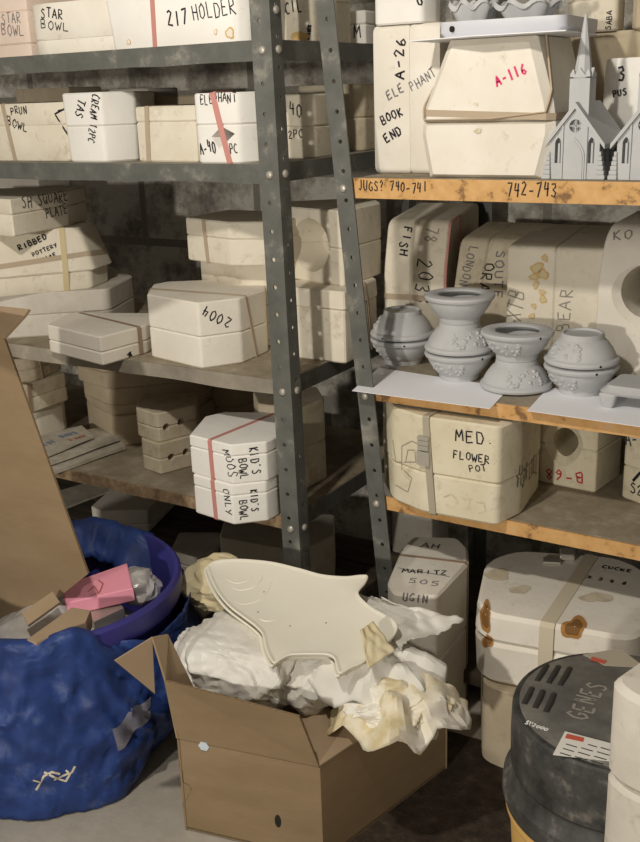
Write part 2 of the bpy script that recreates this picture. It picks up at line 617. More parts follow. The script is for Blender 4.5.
def band(t, p0, p1, width=0.008, mat='rubber_tan', parts=None, name='rubber_band', th=0.0015, label=None, nrm=None, tree=None):
    """a band stretched right round the thing, through the surface points seen at pixels p0 and p1"""
    tree = tree or bvh(t)
    a, n = hit(tree, *p0)
    b, n2 = hit(tree, *p1)
    if nrm is not None:
        n = Vector(nrm)
    N = (b - a).cross(n).normalized()
    U = (b - a).normalized()
    V = N.cross(U)
    pts = []
    loc = root_of(t).location
    for o in (parts or [c for c in t.children if c.name.startswith('mould')]):
        me = o.data
        for e in me.edges:
            A, B = me.vertices[e.vertices[0]].co + loc, me.vertices[e.vertices[1]].co + loc
            da, db = (A - a).dot(N), (B - a).dot(N)
            if da * db < 0:
                X = A.lerp(B, da / (da - db)) - a
                pts.append((X.dot(U), X.dot(V)))
    if len(pts) < 3:
        return None
    h = hull2(pts)
    # resample long runs
    c = Vector((sum(p[0] for p in h) / len(h), sum(p[1] for p in h) / len(h)))
    bm = bmesh.new()
    rings = []
    for p in h:
        q = Vector(p)
        o = (q - c)
        q0, q1 = q + o.normalized() * 0.0003, q + o.normalized() * (th + 0.0006)
        ring = []
        for (qq, s) in ((q0, -1), (q1, -1), (q1, 1), (q0, 1)):
            ring.append(a + U * qq.x + V * qq.y + N * (s * width / 2))
        rings.append(ring)
    vs = [[bm.verts.new(p) for p in r] for r in rings]
    m = len(vs)
    for i in range(m):
        A, B = vs[i], vs[(i + 1) % m]
        for j in range(4):
            bm.faces.new((A[j], A[(j + 1) % 4], B[(j + 1) % 4], B[j]))
    return part(t, name, bm, mat, None, 30, label)


# ------------------------------------------------------------------ plaster moulds
ALL = {}


def plan(pts, z, depth, bc=0.0, lean=0.0):
    W = []
    for p in pts:
        if len(p) == 3:      # (column, None, y)
            W.append(Vector((solve_x(p[0], p[2], z), p[2])))
        else:
            q = at(p[0], p[1], z=z)
            W.append(Vector((q.x, q.y)))
    a, b = W[0], W[-1]
    d = (b - a).normalized()
    n = Vector((-d.y, d.x))
    if n.y < 0:
        n = -n
    n = (n + d * lean)
    front = min((p - a).dot(n) for p in W)
    bb, aa = b + n * depth, a + n * depth
    back = [bb, aa]
    if bc > 0:
        back = [b + n * (depth - bc), bb - d * bc, aa + d * bc, a + n * (depth - bc)]
    return W, W + back


def mould(key, label, pts, z, top=None, h=None, depth=0.15, seams=(0.5,), r=0.006, mat='plaster_white', sc=None, bc=0.0,
          group=None, bev=0.003, lean=0.0, ref=None, shift=(0, 0), topz=False, cat='mould', full=False):
    """A plaster mould of stacked halves.  pts: front base corners seen left to right; top: image row of the top edge
    over the front corner number ref."""
    W, poly = plan(pts, z, depth, bc, lean)
    if full:
        poly = W
    if shift != (0, 0):
        W = [p + Vector(shift) for p in W]
        poly = [p + Vector(shift) for p in poly]
    if h is None:
        k = ref if ref is not None else len(W) // 2
        h = solve_z(W[k].x, W[k].y, top) - z
    if topz:                                  # outline was read off the top face
        z = z - h
    c = sum(poly, Vector((0, 0))) / len(poly)
    t = thing('plaster_mould', label, cat, (c.x, c.y, z), group)
    rp = round_poly(poly, r)
    cuts = [0.0] + list(seams) + [1.0]
    n = len(cuts) - 1
    sc = sc or [(1, 1)] * n
    for i in range(n):
        bm = bmesh.new()
        prism(bm, rp, z + h * cuts[i] + (0.0004 if i else 0), z + h * cuts[i + 1], bev, *sc[i])
        part(t, 'mould_half' if n > 1 else 'mould_body', bm, mat, None, 32)
    ALL[key] = dict(t=t, top=z + h, poly=poly, W=W, z=z)
    return t


def slab(key, label, px, y, z, widths, prof, yaw=0.0, mat='plaster_white', r=0.012, bev=0.003, group=None):
    """A mould standing on edge: halves side by side, each a side profile (depth, height) pushed out sideways."""
    x = solve_x(px, y, z)
    t = thing('plaster_mould', label, 'mould', (x, y, z), group)
    u = Vector((math.cos(yaw), math.sin(yaw), 0))
    v = Vector((-math.sin(yaw), math.cos(yaw), 0))
    O = Vector((x, y, z))
    acc = 0.0
    for i, wd in enumerate(widths):
        bm = bmesh.new()
        f = lambda p: O + u * p.z + v * p.x + Vector((0, 0, p.y))
        prism(bm, round_poly(prof, r), acc + (0.0004 if i else 0), acc + wd, bev, fmap=f)
        part(t, 'mould_half', bm, mat, None, 32)
        acc += wd
    ALL[key] = dict(t=t, top=z + max(p[1] for p in prof), z=z, O=O, u=u, v=v)
    return t


def cone_cut(t, px, py, r0, r1, depth, outline=None, tunnel=0.045):
    """a tapering pour hole sunk into the face seen at (px, py)"""
    tree = bvh(t)
    p, n = hit(tree, px, py)
    ns_ = [hit(tree, px + dx, py + dy)[1] for dx in (-6, -3, 0, 3, 6) for dy in (-6, -3, 3, 6)]
    n = max(ns_, key=lambda q_: sum(q_.dot(w_) for w_ in ns_))
    n = Vector((n.x, n.y, 0)).normalized()
    u = n.cross(Vector((0, 0, 1))).normalized() * -1
    v = n.cross(u) * 1
    outline = outline or [(math.cos(2 * math.pi * k / 28), math.sin(2 * math.pi * k / 28)) for k in range(28)]
    for o in [c for c in t.children if c.name.startswith('mould')]:
        bm = bmesh.new()
        rings = []
        for (rr, d) in ((r0 * (1 + .012 / depth * (1 - r1 / r0)), -0.012), (r0, 0), (r1, depth), (r1 * .97, depth + tunnel)):
            rings.append([p - n * d + u * (rr * a) + v * (rr * b) for a, b in outline])
        ring_loft(bm, rings)
        bmesh.ops.recalc_face_normals(bm, faces=bm.faces)
        boolean(o, bm)


# ================================================================== the room
def struct(name, bm, mat, smooth=None):
    o = new_obj(name, bm, mat, None, smooth)
    setp(o, None, None, None, 'structure')
    return o


def mat_floor():
    m, nt, b = nodes('floor')
    v = tex_coord(nt)
    c = ramp(nt, noise_tex(nt, v, 5, 6, .65), [(0.3, (0.30, 0.27, 0.225)), (0.55, (0.40, 0.365, 0.31)), (0.75, (0.48, 0.445, 0.385))])
    nt.links.new(c.outputs[0], b.inputs['Base Color'])
    b.inputs['Roughness'].default_value = 0.8
    bump(nt, b, noise_tex(nt, v, 70, 5), 0.3, .003)
    MATS['floor'] = m


def mat_wall():
    m, nt, b = nodes('stone_wall')
    v = tex_coord(nt)
    c = ramp(nt, noise_tex(nt, v, 7, 6, .7), [(0.36, (0.21, 0.19, 0.165)), (0.46, (0.42, 0.39, 0.34)), (0.55, (0.70, 0.67, 0.60))])
    br = nt.nodes.new('ShaderNodeTexBrick')
    br.inputs['Scale'].default_value = 1.0
    br.inputs['Brick Width'].default_value = 0.42
    br.inputs['Row Height'].default_value = 0.21
    br.inputs['Mortar Size'].default_value = 0.012
    tc = nt.nodes.new('ShaderNodeTexCoord')
    mp = nt.nodes.new('ShaderNodeMapping')
    mp.inputs['Rotation'].default_value = (math.pi / 2, 0, 0)
    nt.links.new(tc.outputs['Object'], mp.inputs['Vector'])
    nt.links.new(mp.outputs[0], br.inputs['Vector'])
    mort = mixc(nt, br.outputs['Fac'], c.outputs[0], (0.30, 0.28, 0.24))
    nt.links.new(mort, b.inputs['Base Color'])
    b.inputs['Roughness'].default_value = 0.9
    bump(nt, b, noise_tex(nt, v, 16, 8, .7), 0.9, .03)
    MATS['stone_wall'] = m


mat_floor()
mat_wall()
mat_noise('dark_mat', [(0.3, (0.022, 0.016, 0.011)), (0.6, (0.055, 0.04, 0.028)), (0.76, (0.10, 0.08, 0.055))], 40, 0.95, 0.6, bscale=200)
bm = bmesh.new()
box(bm, (-0.6, 0.4, -0.06), (6.5, 5.2, 0.06))
struct('floor', bm, 'floor')
YW = 2.36
bm = bmesh.new()
box(bm, (-0.6, YW + 0.06, 0.0), (6.5, 0.12, 2.5))
struct('wall_back', bm, 'stone_wall')

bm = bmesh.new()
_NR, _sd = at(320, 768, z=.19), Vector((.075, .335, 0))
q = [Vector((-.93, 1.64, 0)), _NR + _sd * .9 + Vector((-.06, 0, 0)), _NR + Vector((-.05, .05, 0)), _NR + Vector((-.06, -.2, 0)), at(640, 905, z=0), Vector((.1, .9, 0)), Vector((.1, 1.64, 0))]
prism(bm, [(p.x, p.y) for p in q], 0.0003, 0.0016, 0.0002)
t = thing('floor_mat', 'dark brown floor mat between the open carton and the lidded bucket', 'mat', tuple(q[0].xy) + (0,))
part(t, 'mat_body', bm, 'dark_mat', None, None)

# ------------------------------------------------------------------ left shelving unit
YL, XL = 1.60, -1.10          # front plane and right end of the grey unit
ZA, ZB, ZC, ZD, ZE = 1.345, 1.128, 0.713, 0.420, 0.12
DL, WL = 0.56, 1.6
ul = thing('shelving_unit', 'grey slotted-steel shelving unit of four tiers holding moulds on the left', 'shelving unit', (XL, YL, 0))


def shelf_board(t, x0, x1, y0, y1, z, th, mat, lip=None, lipmat=None, lipname='shelf_lip', dent=0.0, sides=(1,)):
    bm = bmesh.new()
    box(bm, ((x0 + x1) / 2, (y0 + y1) / 2 + .002, z - th), (x1 - x0 - .004, y1 - y0 - .004, th), 0, .002)
    s = part(t, 'shelf_board', bm, mat)
    if lip:
        bm = bmesh.new()
        n = 40
        # front lip, very slightly wavy along its lower edge
        rings = []
        for i in range(n + 1):
            x = x0 + (x1 - x0) * i / n
            wv = dent * noise.noise(Vector((x * 9, z * 5, 0)))
            rings.append([Vector((x, y0 - .004 + wv * .4, z + .0005)), Vector((x, y0, z + .0005)), Vector((x, y0, z - lip + wv)), Vector((x, y0 - .004 + wv * .4, z - lip + wv))])
        ring_loft(bm, rings)
        if 1 in sides:
            box(bm, (x1 + .001, (y0 + y1) / 2, z - lip), (.004, y1 - y0, lip + .0005))
        part(t, lipname, bm, lipmat, s)
    return s


for z, th, mt, lip, lm in ((ZA, .006, 'steel_dusty', .035, 'steel_grey'), (ZB, .006, 'steel_dusty', .034, 'steel_grey'),
                           (ZC, .020, 'board_dusty', .030, 'steel_dusty'), (ZD, .022, 'board_dusty', .026, 'chip_board')):
    shelf_board(ul, XL - WL, XL, YL, YL + DL, z, th, mt, lip, lm, dent=.003)
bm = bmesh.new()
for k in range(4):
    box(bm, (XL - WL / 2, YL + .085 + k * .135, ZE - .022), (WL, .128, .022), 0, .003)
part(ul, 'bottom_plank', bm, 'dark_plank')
# grey steel angle round the C and D boards at the end
for z in (ZC, ZD):
    bm = bmesh.new()
    box(bm, (XL + .004, YL + DL / 2, z - .036), (.004, DL, .036))
    part(ul, 'side_angle', bm, 'steel_grey')


def angle_post(t, bot, top, wid, front_dir, ydepth=.036, holes=True, step=.052):
    """slotted L-section post: front flange runs in x (front_dir), side flange runs back in y"""
    bot, top = Vector(bot), Vector(top)
    d = top - bot
    th = .003
    prof = [(0, 0), (front_dir * wid, 0), (front_dir * wid, th), (front_dir * th, th), (front_dir * th, ydepth), (0, ydepth)]
    bm = bmesh.new()
    ring_loft(bm, [[bot + Vector((a, b, 0)) for a, b in prof], [top + Vector((a, b, 0)) for a, b in prof]])
    o = part(t, 'post', bm, 'steel_grey', None, 25)
    cb = bmesh.new()
    n = int(d.length / step)
    for i in range(1, n):
        p = bot + d * (i / n)
        for ax in (0, 1):
            c = p + (Vector((front_dir * wid * .55, 0, 0)) if ax == 0 else Vector((0, ydepth * .55, .5 * d.z / n)))
            dirv = Vector((0, 1, 0)) if ax == 0 else Vector((1, 0, 0))
            s = Vector((1, 0, 0)) if ax == 0 else Vector((0, 1, 0))
            rings = [[c + dirv * k + s * (.0042 * math.cos(2 * math.pi * j / 10)) + Vector((0, 0, .0042 * math.sin(2 * math.pi * j / 10))) for j in range(10)] for k in (-.006, .006)]
            ring_loft(cb, rings)
    bmesh.ops.recalc_face_normals(cb, faces=cb.faces)
    boolean(o, cb)
    return o


def bolts(t, post, pts):
    for p, n in pts:
        bm = bmesh.new()
        n = Vector(n)
        s = n.cross(Vector((0, 0, 1))).normalized()
        rings = []
        for r, d in ((.0075, 0), (.0075, .002), (.0055, .0045), (.002, .0055)):
            rings.append([Vector(p) + n * d + s * (r * math.cos(2 * math.pi * k / 12)) + Vector((0, 0, r * math.sin(2 * math.pi * k / 12))) for k in range(12)])
        ring_loft(bm, rings)
        part(t, 'bolt', bm, 'bolt_metal', post)


xb, xt = solve_x(300, YL - .015, .30), solve_x(267, YL - .015, 1.41)
sl = (xt - xb) / 1.11
pb = Vector((xb - sl * .3, YL - .009, 0))
pt = Vector((xb + sl * 1.5, YL - .009, 1.80))
post = angle_post(ul, pb, pt, .043, -1)
bl = []
for z in (ZA - .018, ZB - .018, ZC - .02, ZD - .02):
    q = pb.lerp(pt, z / 1.8)
    bl += [((q.x - .020, q.y, z), (0, -1, 0)), ((q.x, q.y + .02, z + .001), (1, 0, 0))]
q = pb.lerp(pt, 1.39 / 1.8)
bl.append(((q.x, q.y + .019, 1.394), (1, 0, 0)))
bolts(ul, post, bl)
bm = bmesh.new()
prof = [(0, 0), (-.036, 0), (-.036, -.003), (-.003, -.003), (-.003, -.036), (0, -.036)]
ring_loft(bm, [[Vector((XL + .008 + a, YL + DL + .012 + b, z)) for a, b in prof] for z in (0, 1.8)])
part(ul, 'post', bm, 'steel_grey', None, 25)
for (yy, sgn) in ((YL - .009, 1), (YL + DL + .012, -1)):
    bm = bmesh.new()
    ring_loft(bm, [[Vector((XL - WL - .004 - a, yy - sgn * b, z)) for a, b in prof] for z in (0, 1.8)])
    part(ul, 'post', bm, 'steel_grey', None, 25)

# ------------------------------------------------------------------ right shelving unit
YR, XR = 1.68, -0.972
S1, S2, S3 = 1.0985, 0.700, 0.473
DR, WR = 0.56, 1.15
ur = thing('shelving_unit', 'shelving unit with orange-edged boards holding moulds and grey ceramics on the right', 'shelving unit', (XR, YR, 0))
boards = {}
for key, z, lip in (('s1', S1, .036), ('s2', S2, .027), ('s3', S3, .027)):
    boards[key] = shelf_board(ur, solve_x({'s1': 352, 's2': 363, 's3': 385}[key], YR, z), XR + WR, YR, YR + DR, z, .022, 'board_dusty', lip, 'orange_lip', 'front_rail', sides=())
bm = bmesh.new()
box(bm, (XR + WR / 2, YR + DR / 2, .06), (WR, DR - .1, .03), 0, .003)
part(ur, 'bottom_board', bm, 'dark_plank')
xb, xt = solve_x(371, YR - .02, .38), solve_x(313, YR - .02, 1.41)
sl = (xt - xb) / 1.03
pb = Vector((xb - sl * .38, YR - .012, 0))
pt = Vector((xb + sl * 1.42, YR - .012, 1.80))
post2 = angle_post(ur, pb, pt, .037, 1, .03)
bl = []
for z in (S1 - .018, S2 - .018, S3 - .015):
    q = pb.lerp(pt, z / 1.8)
    bl.append(((q.x + .017, q.y, z), (0, -1, 0)))
bolts(ur, post2, bl)
bm = bmesh.new()
ring_loft(bm, [[Vector((XR + .002 - a, YR + DR + .012 + b, z)) for a, b in prof] for z in (0, 1.8)])
part(ur, 'post', bm, 'steel_grey', None, 25)
for x in (XR + WR,):
    for (yy, sgn) in ((YR - .012, 1), (YR + DR + .012, -1)):
        bm = bmesh.new()
        ring_loft(bm, [[Vector((x + a, yy + sgn * (-b), z)) for a, b in prof] for z in (0, 1.8)])
        part(ur, 'post', bm, 'steel_grey', None, 25)

tr = bvh(ur)
ink(ur, "JUGS? 740-741", (358, 190), (428, 193), 'ink', 1.6, .0024, tree=tr, parent=boards['s1'])
ink(ur, "742-743", (506, 195), (558, 197), 'ink', 1.7, .0026, tree=tr, parent=boards['s1'])

# ================================================================== moulds, top tier of the grey unit
GA, GB, GC, GD, GE = 'moulds on the top grey tier', 'moulds on the second grey tier', 'moulds on the third grey tier', 'moulds on the fourth grey tier', 'moulds on the lowest grey tier'
# each: pieces sit on ZA; columns read at a known distance from the front edge
t = mould('A1', 'pinkish star bowl mould at the left end of the top grey tier', [(-28, None, 1.67), (31, None, 1.66)], ZA, top=10, ref=1, depth=.2, seams=(.3,), mat='plaster_pink', group=GA, r=.012)
ink(t, 'STAR', (2, 24), (22, 22), 'ink_faded', 1.3, .0022)
ink(t, 'BOWL', (2, 36), (25, 35), 'ink_faded', 1.2, .0022)
t = mould('A1b', 'pale pinkish mould stacked on the pinkish star bowl mould', [(-30, None, 1.67), (26, None, 1.67)], ALL['A1']['top'], h=.09, depth=.19, mat='plaster_pink', r=.012, group=GA)
t = mould('A2', 'long white star bowl mould beside the holder mould on the top grey tier', [(36, None, 1.655), (44, None, 1.645), (150, None, 1.66)], ZA, top=4, ref=1, depth=.16, seams=(.3,), sc=[(.98, 1), (1, 1)], mat='plaster_white', group=GA, r=.015)
ink(t, 'STAR', (41, 17), (64, 19), 'ink', 1.15, .0028)
ink(t, 'BOWL', (41, 29), (70, 31), 'ink', .85, .0022)
t = mould('A2b', 'grey mould lying behind the long star bowl mould on the top grey tier', [(60, None, 1.84), (190, None, 1.84)], ZA, h=.16, depth=.16, mat='plaster_grey', group=GA)
t = mould('A3', 'tall white 217 holder mould with a pink rubber band', [(114, None, 1.625), (236, None, 1.625), (252, None, 1.65)], ZA, h=.17, depth=.14, seams=(.56,), sc=[(1, 1.05), (1.05, 1.06)], mat='plaster_clean', group=GA, r=.008)
tr = bvh(t)
ink(t, '217', (168, 27), (189, 24), 'ink', 1.6, .0036, tree=tr)
ink(t, 'HOLDER', (193, 22), (238, 12), 'ink', 1.6, .0024, tree=tr)
band(t, (153, 8), (155, 42), .010, 'rubber_pink', tree=tr)
stain(t, [(230, 33, 5, 5), (129, 42, 1.8, 3), (216, 32, 1.5, 3)], ['rust_pale', 'plaster_white'], tr)
t = mould('A4', 'stained cream holder mould seen just right of the front grey post', [(262, None, 1.775), (312, None, 1.775), (316, None, 1.785)], ZA, h=.15, depth=.10, seams=(.55,), mat='plaster_cream', group=GA)
tr = bvh(t)
ink(t, 'PENCIL', (268, 18), (303, 10), 'ink', 1.7, .003, tree=tr)
ink(t, 'HOLDER', (262, 35), (311, 25), 'ink', 1.6, .0034, tree=tr)
stain(t, [(300, 36, 8, 5)], ['rust_pale', 'rust_pale'], tr)
t = mould('A5', 'narrow cream mould behind the stained holder mould', [(290, None, 1.905), (337, None, 1.905)], ZA, h=.16, depth=.06, mat='plaster_cream', group=GA)
t = mould('A6', 'small white mould marked SM at the back right of the top grey tier', [(334, None, 2.0), (366, None, 2.0), (376, None, 2.05)], ZA, top=10, ref=1, depth=.11, seams=(.6,), mat='plaster_clean', group=GA)
ink(t, 'SM', (345, 41), (362, 39), 'ink', 1.3, .0028)

# ------------------------------------------------------------------ second tier
t = mould('B1', 'long cream bowl mould with a tan band at the left of the second grey tier', [(-30, None, 1.665), (70, None, 1.665)], ZB, top=102, ref=1, depth=.17, seams=(.62,), mat='plaster_cream', group=GB, r=.01)
tr = bvh(t)
ink(t, 'PRUN', (11, 115), (28, 113), 'ink', 1.2, .0028, tree=tr)
ink(t, 'BOWL', (7, 125), (28, 132), 'ink', 1.1, .0028, tree=tr)
scribble(t, [[(66, 108), (55, 114), (68, 135), (70, 124)], [(58, 111), (70, 108)]], thick=.004, tree=tr)
band(t, (3, 106), (14, 153), .011, 'rubber_tan', tree=tr)
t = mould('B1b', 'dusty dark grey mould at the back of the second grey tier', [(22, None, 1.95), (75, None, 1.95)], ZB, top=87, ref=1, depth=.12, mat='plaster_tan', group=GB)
t = mould('B2', 'white mould lettered down its front beside the cream bowl mould', [(71, None, 1.635), (106, None, 1.632), (139, None, 1.70)], ZB, top=92, ref=1, depth=.15, seams=(.52,), sc=[(1, 1.04), (1.04, 1.06)], mat='plaster_clean', group=GB, r=.008)
tr = bvh(t)
ink(t, 'CREAM 12PC', (93, 93), (88, 142), 'ink', 1.9, .0028, tree=tr)
ink(t, 'TAS', (79, 98), (76, 117), 'ink', 1.5, .003, tree=tr)
t = mould('B2b', 'round-topped pale mould just behind the lettered white mould', [(108, None, 1.86), (150, None, 1.86)], ZB, top=88, ref=1, depth=.14, r=.04, mat='plaster_grey', group=GB)
t = mould('B3', 'cream mould with a tan band left of the pink-banded mould', [(139, None, 1.655), (198, None, 1.645)], ZB, top=107, ref=0, depth=.15, seams=(.72,), mat='plaster_cream', group=GB, r=.006)
band(t, (147, 108), (149, 158), .012, 'rubber_tan')
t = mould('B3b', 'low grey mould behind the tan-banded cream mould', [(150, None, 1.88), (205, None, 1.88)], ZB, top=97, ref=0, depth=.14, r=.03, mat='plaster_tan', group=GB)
t = mould('B4', 'white A-40 mould with a pink band across its dark pour hole', [(199, None, 1.62), (240, None, 1.62), (262, None, 1.66)], ZB, top=92, ref=1, depth=.10, seams=(.55,), sc=[(1, 1.03), (1.03, 1.03)], mat='plaster_clean', group=GB, r=.010)
cone_cut(t, 223, 135, .021, .012, .035, outline=[(1.35, .1), (-.1, .75), (-1.35, -.15), (-.55, -1.25)])
tr = bvh(t)
ink(t, 'ELEPHANT', (200, 104), (238, 102), 'ink', 1.6, .0022, tree=tr)
ink(t, 'A-40', (201, 155), (217, 152), 'ink', 2.2, .003, tree=tr)
ink(t, 'PC', (230, 153), (239, 152), 'ink', 1.8, .0024, tree=tr)
band(t, (213, 94), (230, 162), .012, 'rubber_pink', tree=tr)
t = mould('B5', 'cream 2PC mould standing right of the front grey post on the second tier', [(262, None, 1.765), (311, None, 1.765), (317, None, 1.775)], ZB, top=94, ref=1, depth=.10, seams=(.5,), mat='plaster_cream', group=GB, r=.006)
tr = bvh(t)
ink(t, 'A-40', (276, 117), (303, 116), 'ink', 1.5, .0028, tree=tr)
ink(t, '2PC', (288, 138), (304, 138), 'ink', 1.2, .0024, tree=tr)
t = mould('B6', 'pale stained mould behind the leaning grey post on the second tier', [(300, None, 1.985), (356, None, 1.985), (366, None, 2.0)], ZB, top=84, ref=1, depth=.11, seams=(.5,), mat='plaster_dirty', group=GB)
t = mould('B7', 'white mould at the far back right corner of the second grey tier', [(370, None, 2.06), (384, None, 2.06)], ZB, top=84, ref=0, depth=.09, seams=(.5,), mat='plaster_clean', group=GB)

# ------------------------------------------------------------------ third tier
t = mould('C2', 'large flat-lidded mould under the ribbed mould at the left of the third grey tier', [(-60, 343), (112, 332), (137, 316)], ZC, top=289, ref=1, depth=.22, seams=(.5,), mat='plaster_grey', group=GC, r=.02)
t = mould('C1b', 'banded ribbed pottery mould with a sloping top on the left stack', [(-70, 304), (95, 288), (112, 281)], ALL['C2']['top'], top=227, ref=1, depth=.17, seams=(.3,), sc=[(.96, .97), (1.03, .86)], mat='plaster_cream', group=GC, r=.01)
tr = bvh(t)
ink(t, 'RIBBED', (19, 251), (48, 238), 'ink', 1.0, .0034, tree=tr)
ink(t, 'POTTERY', (33, 257), (58, 246), 'ink', 1.0, .0026, tree=tr)
ink(t, 'VASE', (42, 262), (57, 256), 'ink', .9, .003, tree=tr)
band(t, (5, 266), (100, 252), .012, 'rubber_tan', tree=tr)
band(t, (62, 235), (66, 282), .013, 'tape_yellow', tree=tr)
t = mould('C1', 'cream square plate mould on top of the ribbed mould', [(-60, 228), (14, 237), (70, 226)], ALL['C1b']['top'], top=191, ref=2, depth=.12, seams=(.58,), mat='plaster_cream', group=GC, r=.008)
tr = bvh(t)
ink(t, 'SH SQUARE', (22, 208), (68, 201), 'ink', 1.5, .0028, tree=tr)
ink(t, 'PLATE', (46, 219), (68, 213), 'ink', 1.4, .0026, tree=tr)
t = mould('Cbk', 'tall grey mould standing behind the plate mould on the third grey tier', [(5, None, 2.02), (52, None, 2.02)], ZC, top=168, ref=1, depth=.12, mat='plaster_grey', group=GC)
t = mould('C3', 'thin flat white mould lying across the edge of the third grey tier', [(50, 352), (103, 366), (148, 353)], ZC, top=337, ref=1, depth=.13, seams=(.45,), mat='plaster_white', group=GC, r=.005)
tr = bvh(t)
scribble(t, [[(127, 355), (131, 352), (128, 358), (131, 355)], [(129, 352), (132, 356)]], thick=.004, tree=tr)
band(t, (118, 322), (139, 331), .010, 'rubber_brown', tree=tr, nrm=(0, 0, 1))
t = mould('C4', 'cream 2004 mould standing at the front of the third grey tier', [(152, 357), (202, 369), (243, 363), (268, 352)], ZC, top=303, ref=1, depth=.15, seams=(.48,), mat='plaster_white', group=GC, r=.006, bc=.03)
tr = bvh(t)
ink(t, '2004', (233, 319), (204, 305), 'ink', 1.2, .0028, tree=tr)
band(t, (246, 300), (256, 352), .008, 'rubber_tan', tree=tr)
t = mould('C6', 'dusty mould hidden behind the 2004 mould with another on top', [(205, None, 1.84), (240, None, 1.80), (285, None, 1.84)], ZC, top=262, ref=1, depth=.14, mat='plaster_cream', group=GC)
t = mould('C5', 'cream mould with a tan band on top behind the 2004 mould', [(188, None, 1.79), (231, None, 1.75), (282, None, 1.79)], ALL['C6']['top'], top=222, ref=1, depth=.16, seams=(.6,), mat='plaster_cream', group=GC, r=.006)
band(t, (204, 224), (209, 262), .011, 'rubber_tan')
t = mould('C8', 'big lidded cream mould at the right end of the third grey tier', [(292, 357), (346, 364), (378, 346)], ZC, top=292, ref=1, depth=.11, seams=(.74,), sc=[(1, 1), (1.02, 1.0)], mat='plaster_cream', group=GC, r=.010)
band(t, (366, 290), (370, 330), .006, 'rubber_brown')
t = mould('C7', 'cream mould with a large round hole at the right of the third grey tier', [(292, 279), (344, 287), (382, 274)], ALL['C8']['top'], top=211, ref=1, depth=.12, seams=(.5,), mat='plaster_cream', group=GC, r=.010)
cone_cut(t, 311, 245, .056, .030, .06, tunnel=.002)

# ------------------------------------------------------------------ fourth tier
t = mould('D1c', 'bottom cream mould of the left stack on the fourth grey tier', [(-30, 449), (38, 441), (69, 428)], ZD, top=409, ref=1, depth=.16, mat='plaster_cream', seams=(), group=GD, r=.02)
t = mould('D1b', 'mould with red lettering in the left stack on the fourth grey tier', [(-30, 425), (27, 415), (69, 400)], ALL['D1c']['top'], top=386, ref=1, depth=.16, seams=(.5,), mat='plaster_dirty', group=GD, r=.008)
tr = bvh(t)
ink(t, '16', (9, 394), (18, 392), 'ink_red', 1.3, .003, tree=tr)
ink(t, 'GER', (9, 408), (26, 404), 'ink_red', 1.3, .003, tree=tr)
band(t, (29, 388), (31, 411), .012, 'rubber_brown', tree=tr)
t = mould('D1a', 'top banded mould of the left stack on the fourth grey tier', [(-34, 391), (36, 381), (62, 370)], ALL['D1b']['top'], top=357, ref=1, depth=.15, seams=(.5,), mat='plaster_dirty', group=GD, r=.008)
band(t, (40, 360), (43, 377), .008, 'rubber_brown')
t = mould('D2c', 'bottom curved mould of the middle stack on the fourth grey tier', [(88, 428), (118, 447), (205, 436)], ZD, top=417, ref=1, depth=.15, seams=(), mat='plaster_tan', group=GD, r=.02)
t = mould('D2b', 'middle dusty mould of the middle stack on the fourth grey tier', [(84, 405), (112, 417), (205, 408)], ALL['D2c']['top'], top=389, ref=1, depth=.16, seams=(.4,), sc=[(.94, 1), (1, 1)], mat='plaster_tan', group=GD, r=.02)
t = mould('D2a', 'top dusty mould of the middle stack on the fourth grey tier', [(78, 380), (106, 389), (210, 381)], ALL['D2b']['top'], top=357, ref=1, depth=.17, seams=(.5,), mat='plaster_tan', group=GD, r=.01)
P = [(144, 469), (161, 475), (194, 466)]
t = mould('D3b', 'lower small mould with two half-round holes on the fourth grey tier', P, ZD, top=444, ref=1, depth=.11, seams=(.48,), mat='plaster_dirty', group=GD, r=.006)
cone_cut(t, 171, 457, .009, .008, .04)
cone_cut(t, 186, 452, .009, .008, .04)
t = mould('D3a', 'upper small mould with two half-round holes on the fourth grey tier', [(138, 436), (159, 443), (198, 433)], ALL['D3b']['top'], top=414, ref=1, depth=.11, seams=(.48,), mat='plaster_dirty', group=GD, r=.012)
cone_cut(t, 166, 427, .009, .008, .04)
cone_cut(t, 181, 422, .009, .008, .04)
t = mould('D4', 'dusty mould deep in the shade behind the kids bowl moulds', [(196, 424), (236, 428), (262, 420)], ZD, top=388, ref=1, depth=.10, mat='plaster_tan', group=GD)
P = [(196, 513), (234, 525), (268, 521), (279, 515)]
t = mould('D5b', 'lower white kids bowl mould at the edge of the fourth grey tier', P, ZD, top=485, ref=1, depth=.15, seams=(.72,), mat='plaster_clean', group=GD, r=.004, bc=.035)
tr = bvh(t)
ink(t, 'KID\'S', (250, 490), (252, 512), 'ink', 1.5, .0026, tree=tr)
ink(t, '& BOWL', (238, 490), (240, 521), 'ink', 1.5, .0024, tree=tr)
ink(t, 'ONLY', (222, 488), (227, 515), 'ink', 1.2, .0022, tree=tr)
tb = t
P2 = [(192, 473), (233, 484.5), (268, 481), (279, 475)]
t = mould('D5a', 'upper white kids bowl mould tied with a pink band', P2, ALL['D5b']['top'], top=445, ref=1, depth=.16, seams=(.7,), mat='plaster_clean', group=GD, r=.004, bc=.035)
tr = bvh(t)
ink(t, 'KID\'S', (249, 448), (253, 475), 'ink', 1.5, .0026, tree=tr)
ink(t, '& BOWL', (237, 448), (240, 480), 'ink', 1.5, .0024, tree=tr)
ink(t, 'MOOS', (223, 449), (229, 478), 'ink', 1.2, .0022, tree=tr)
band(t, (210, 441), (213, 474), .010, 'rubber_pink', tree=tr)
band(tb, (213, 484), (216, 514), .010, 'rubber_pink')
t = mould('D6', 'big dull mould behind the kids bowl moulds', [(262, 484), (303, 491), (327, 478)], ZD, top=409, ref=1, depth=.10, mat='plaster_dirty', group=GD, r=.006)


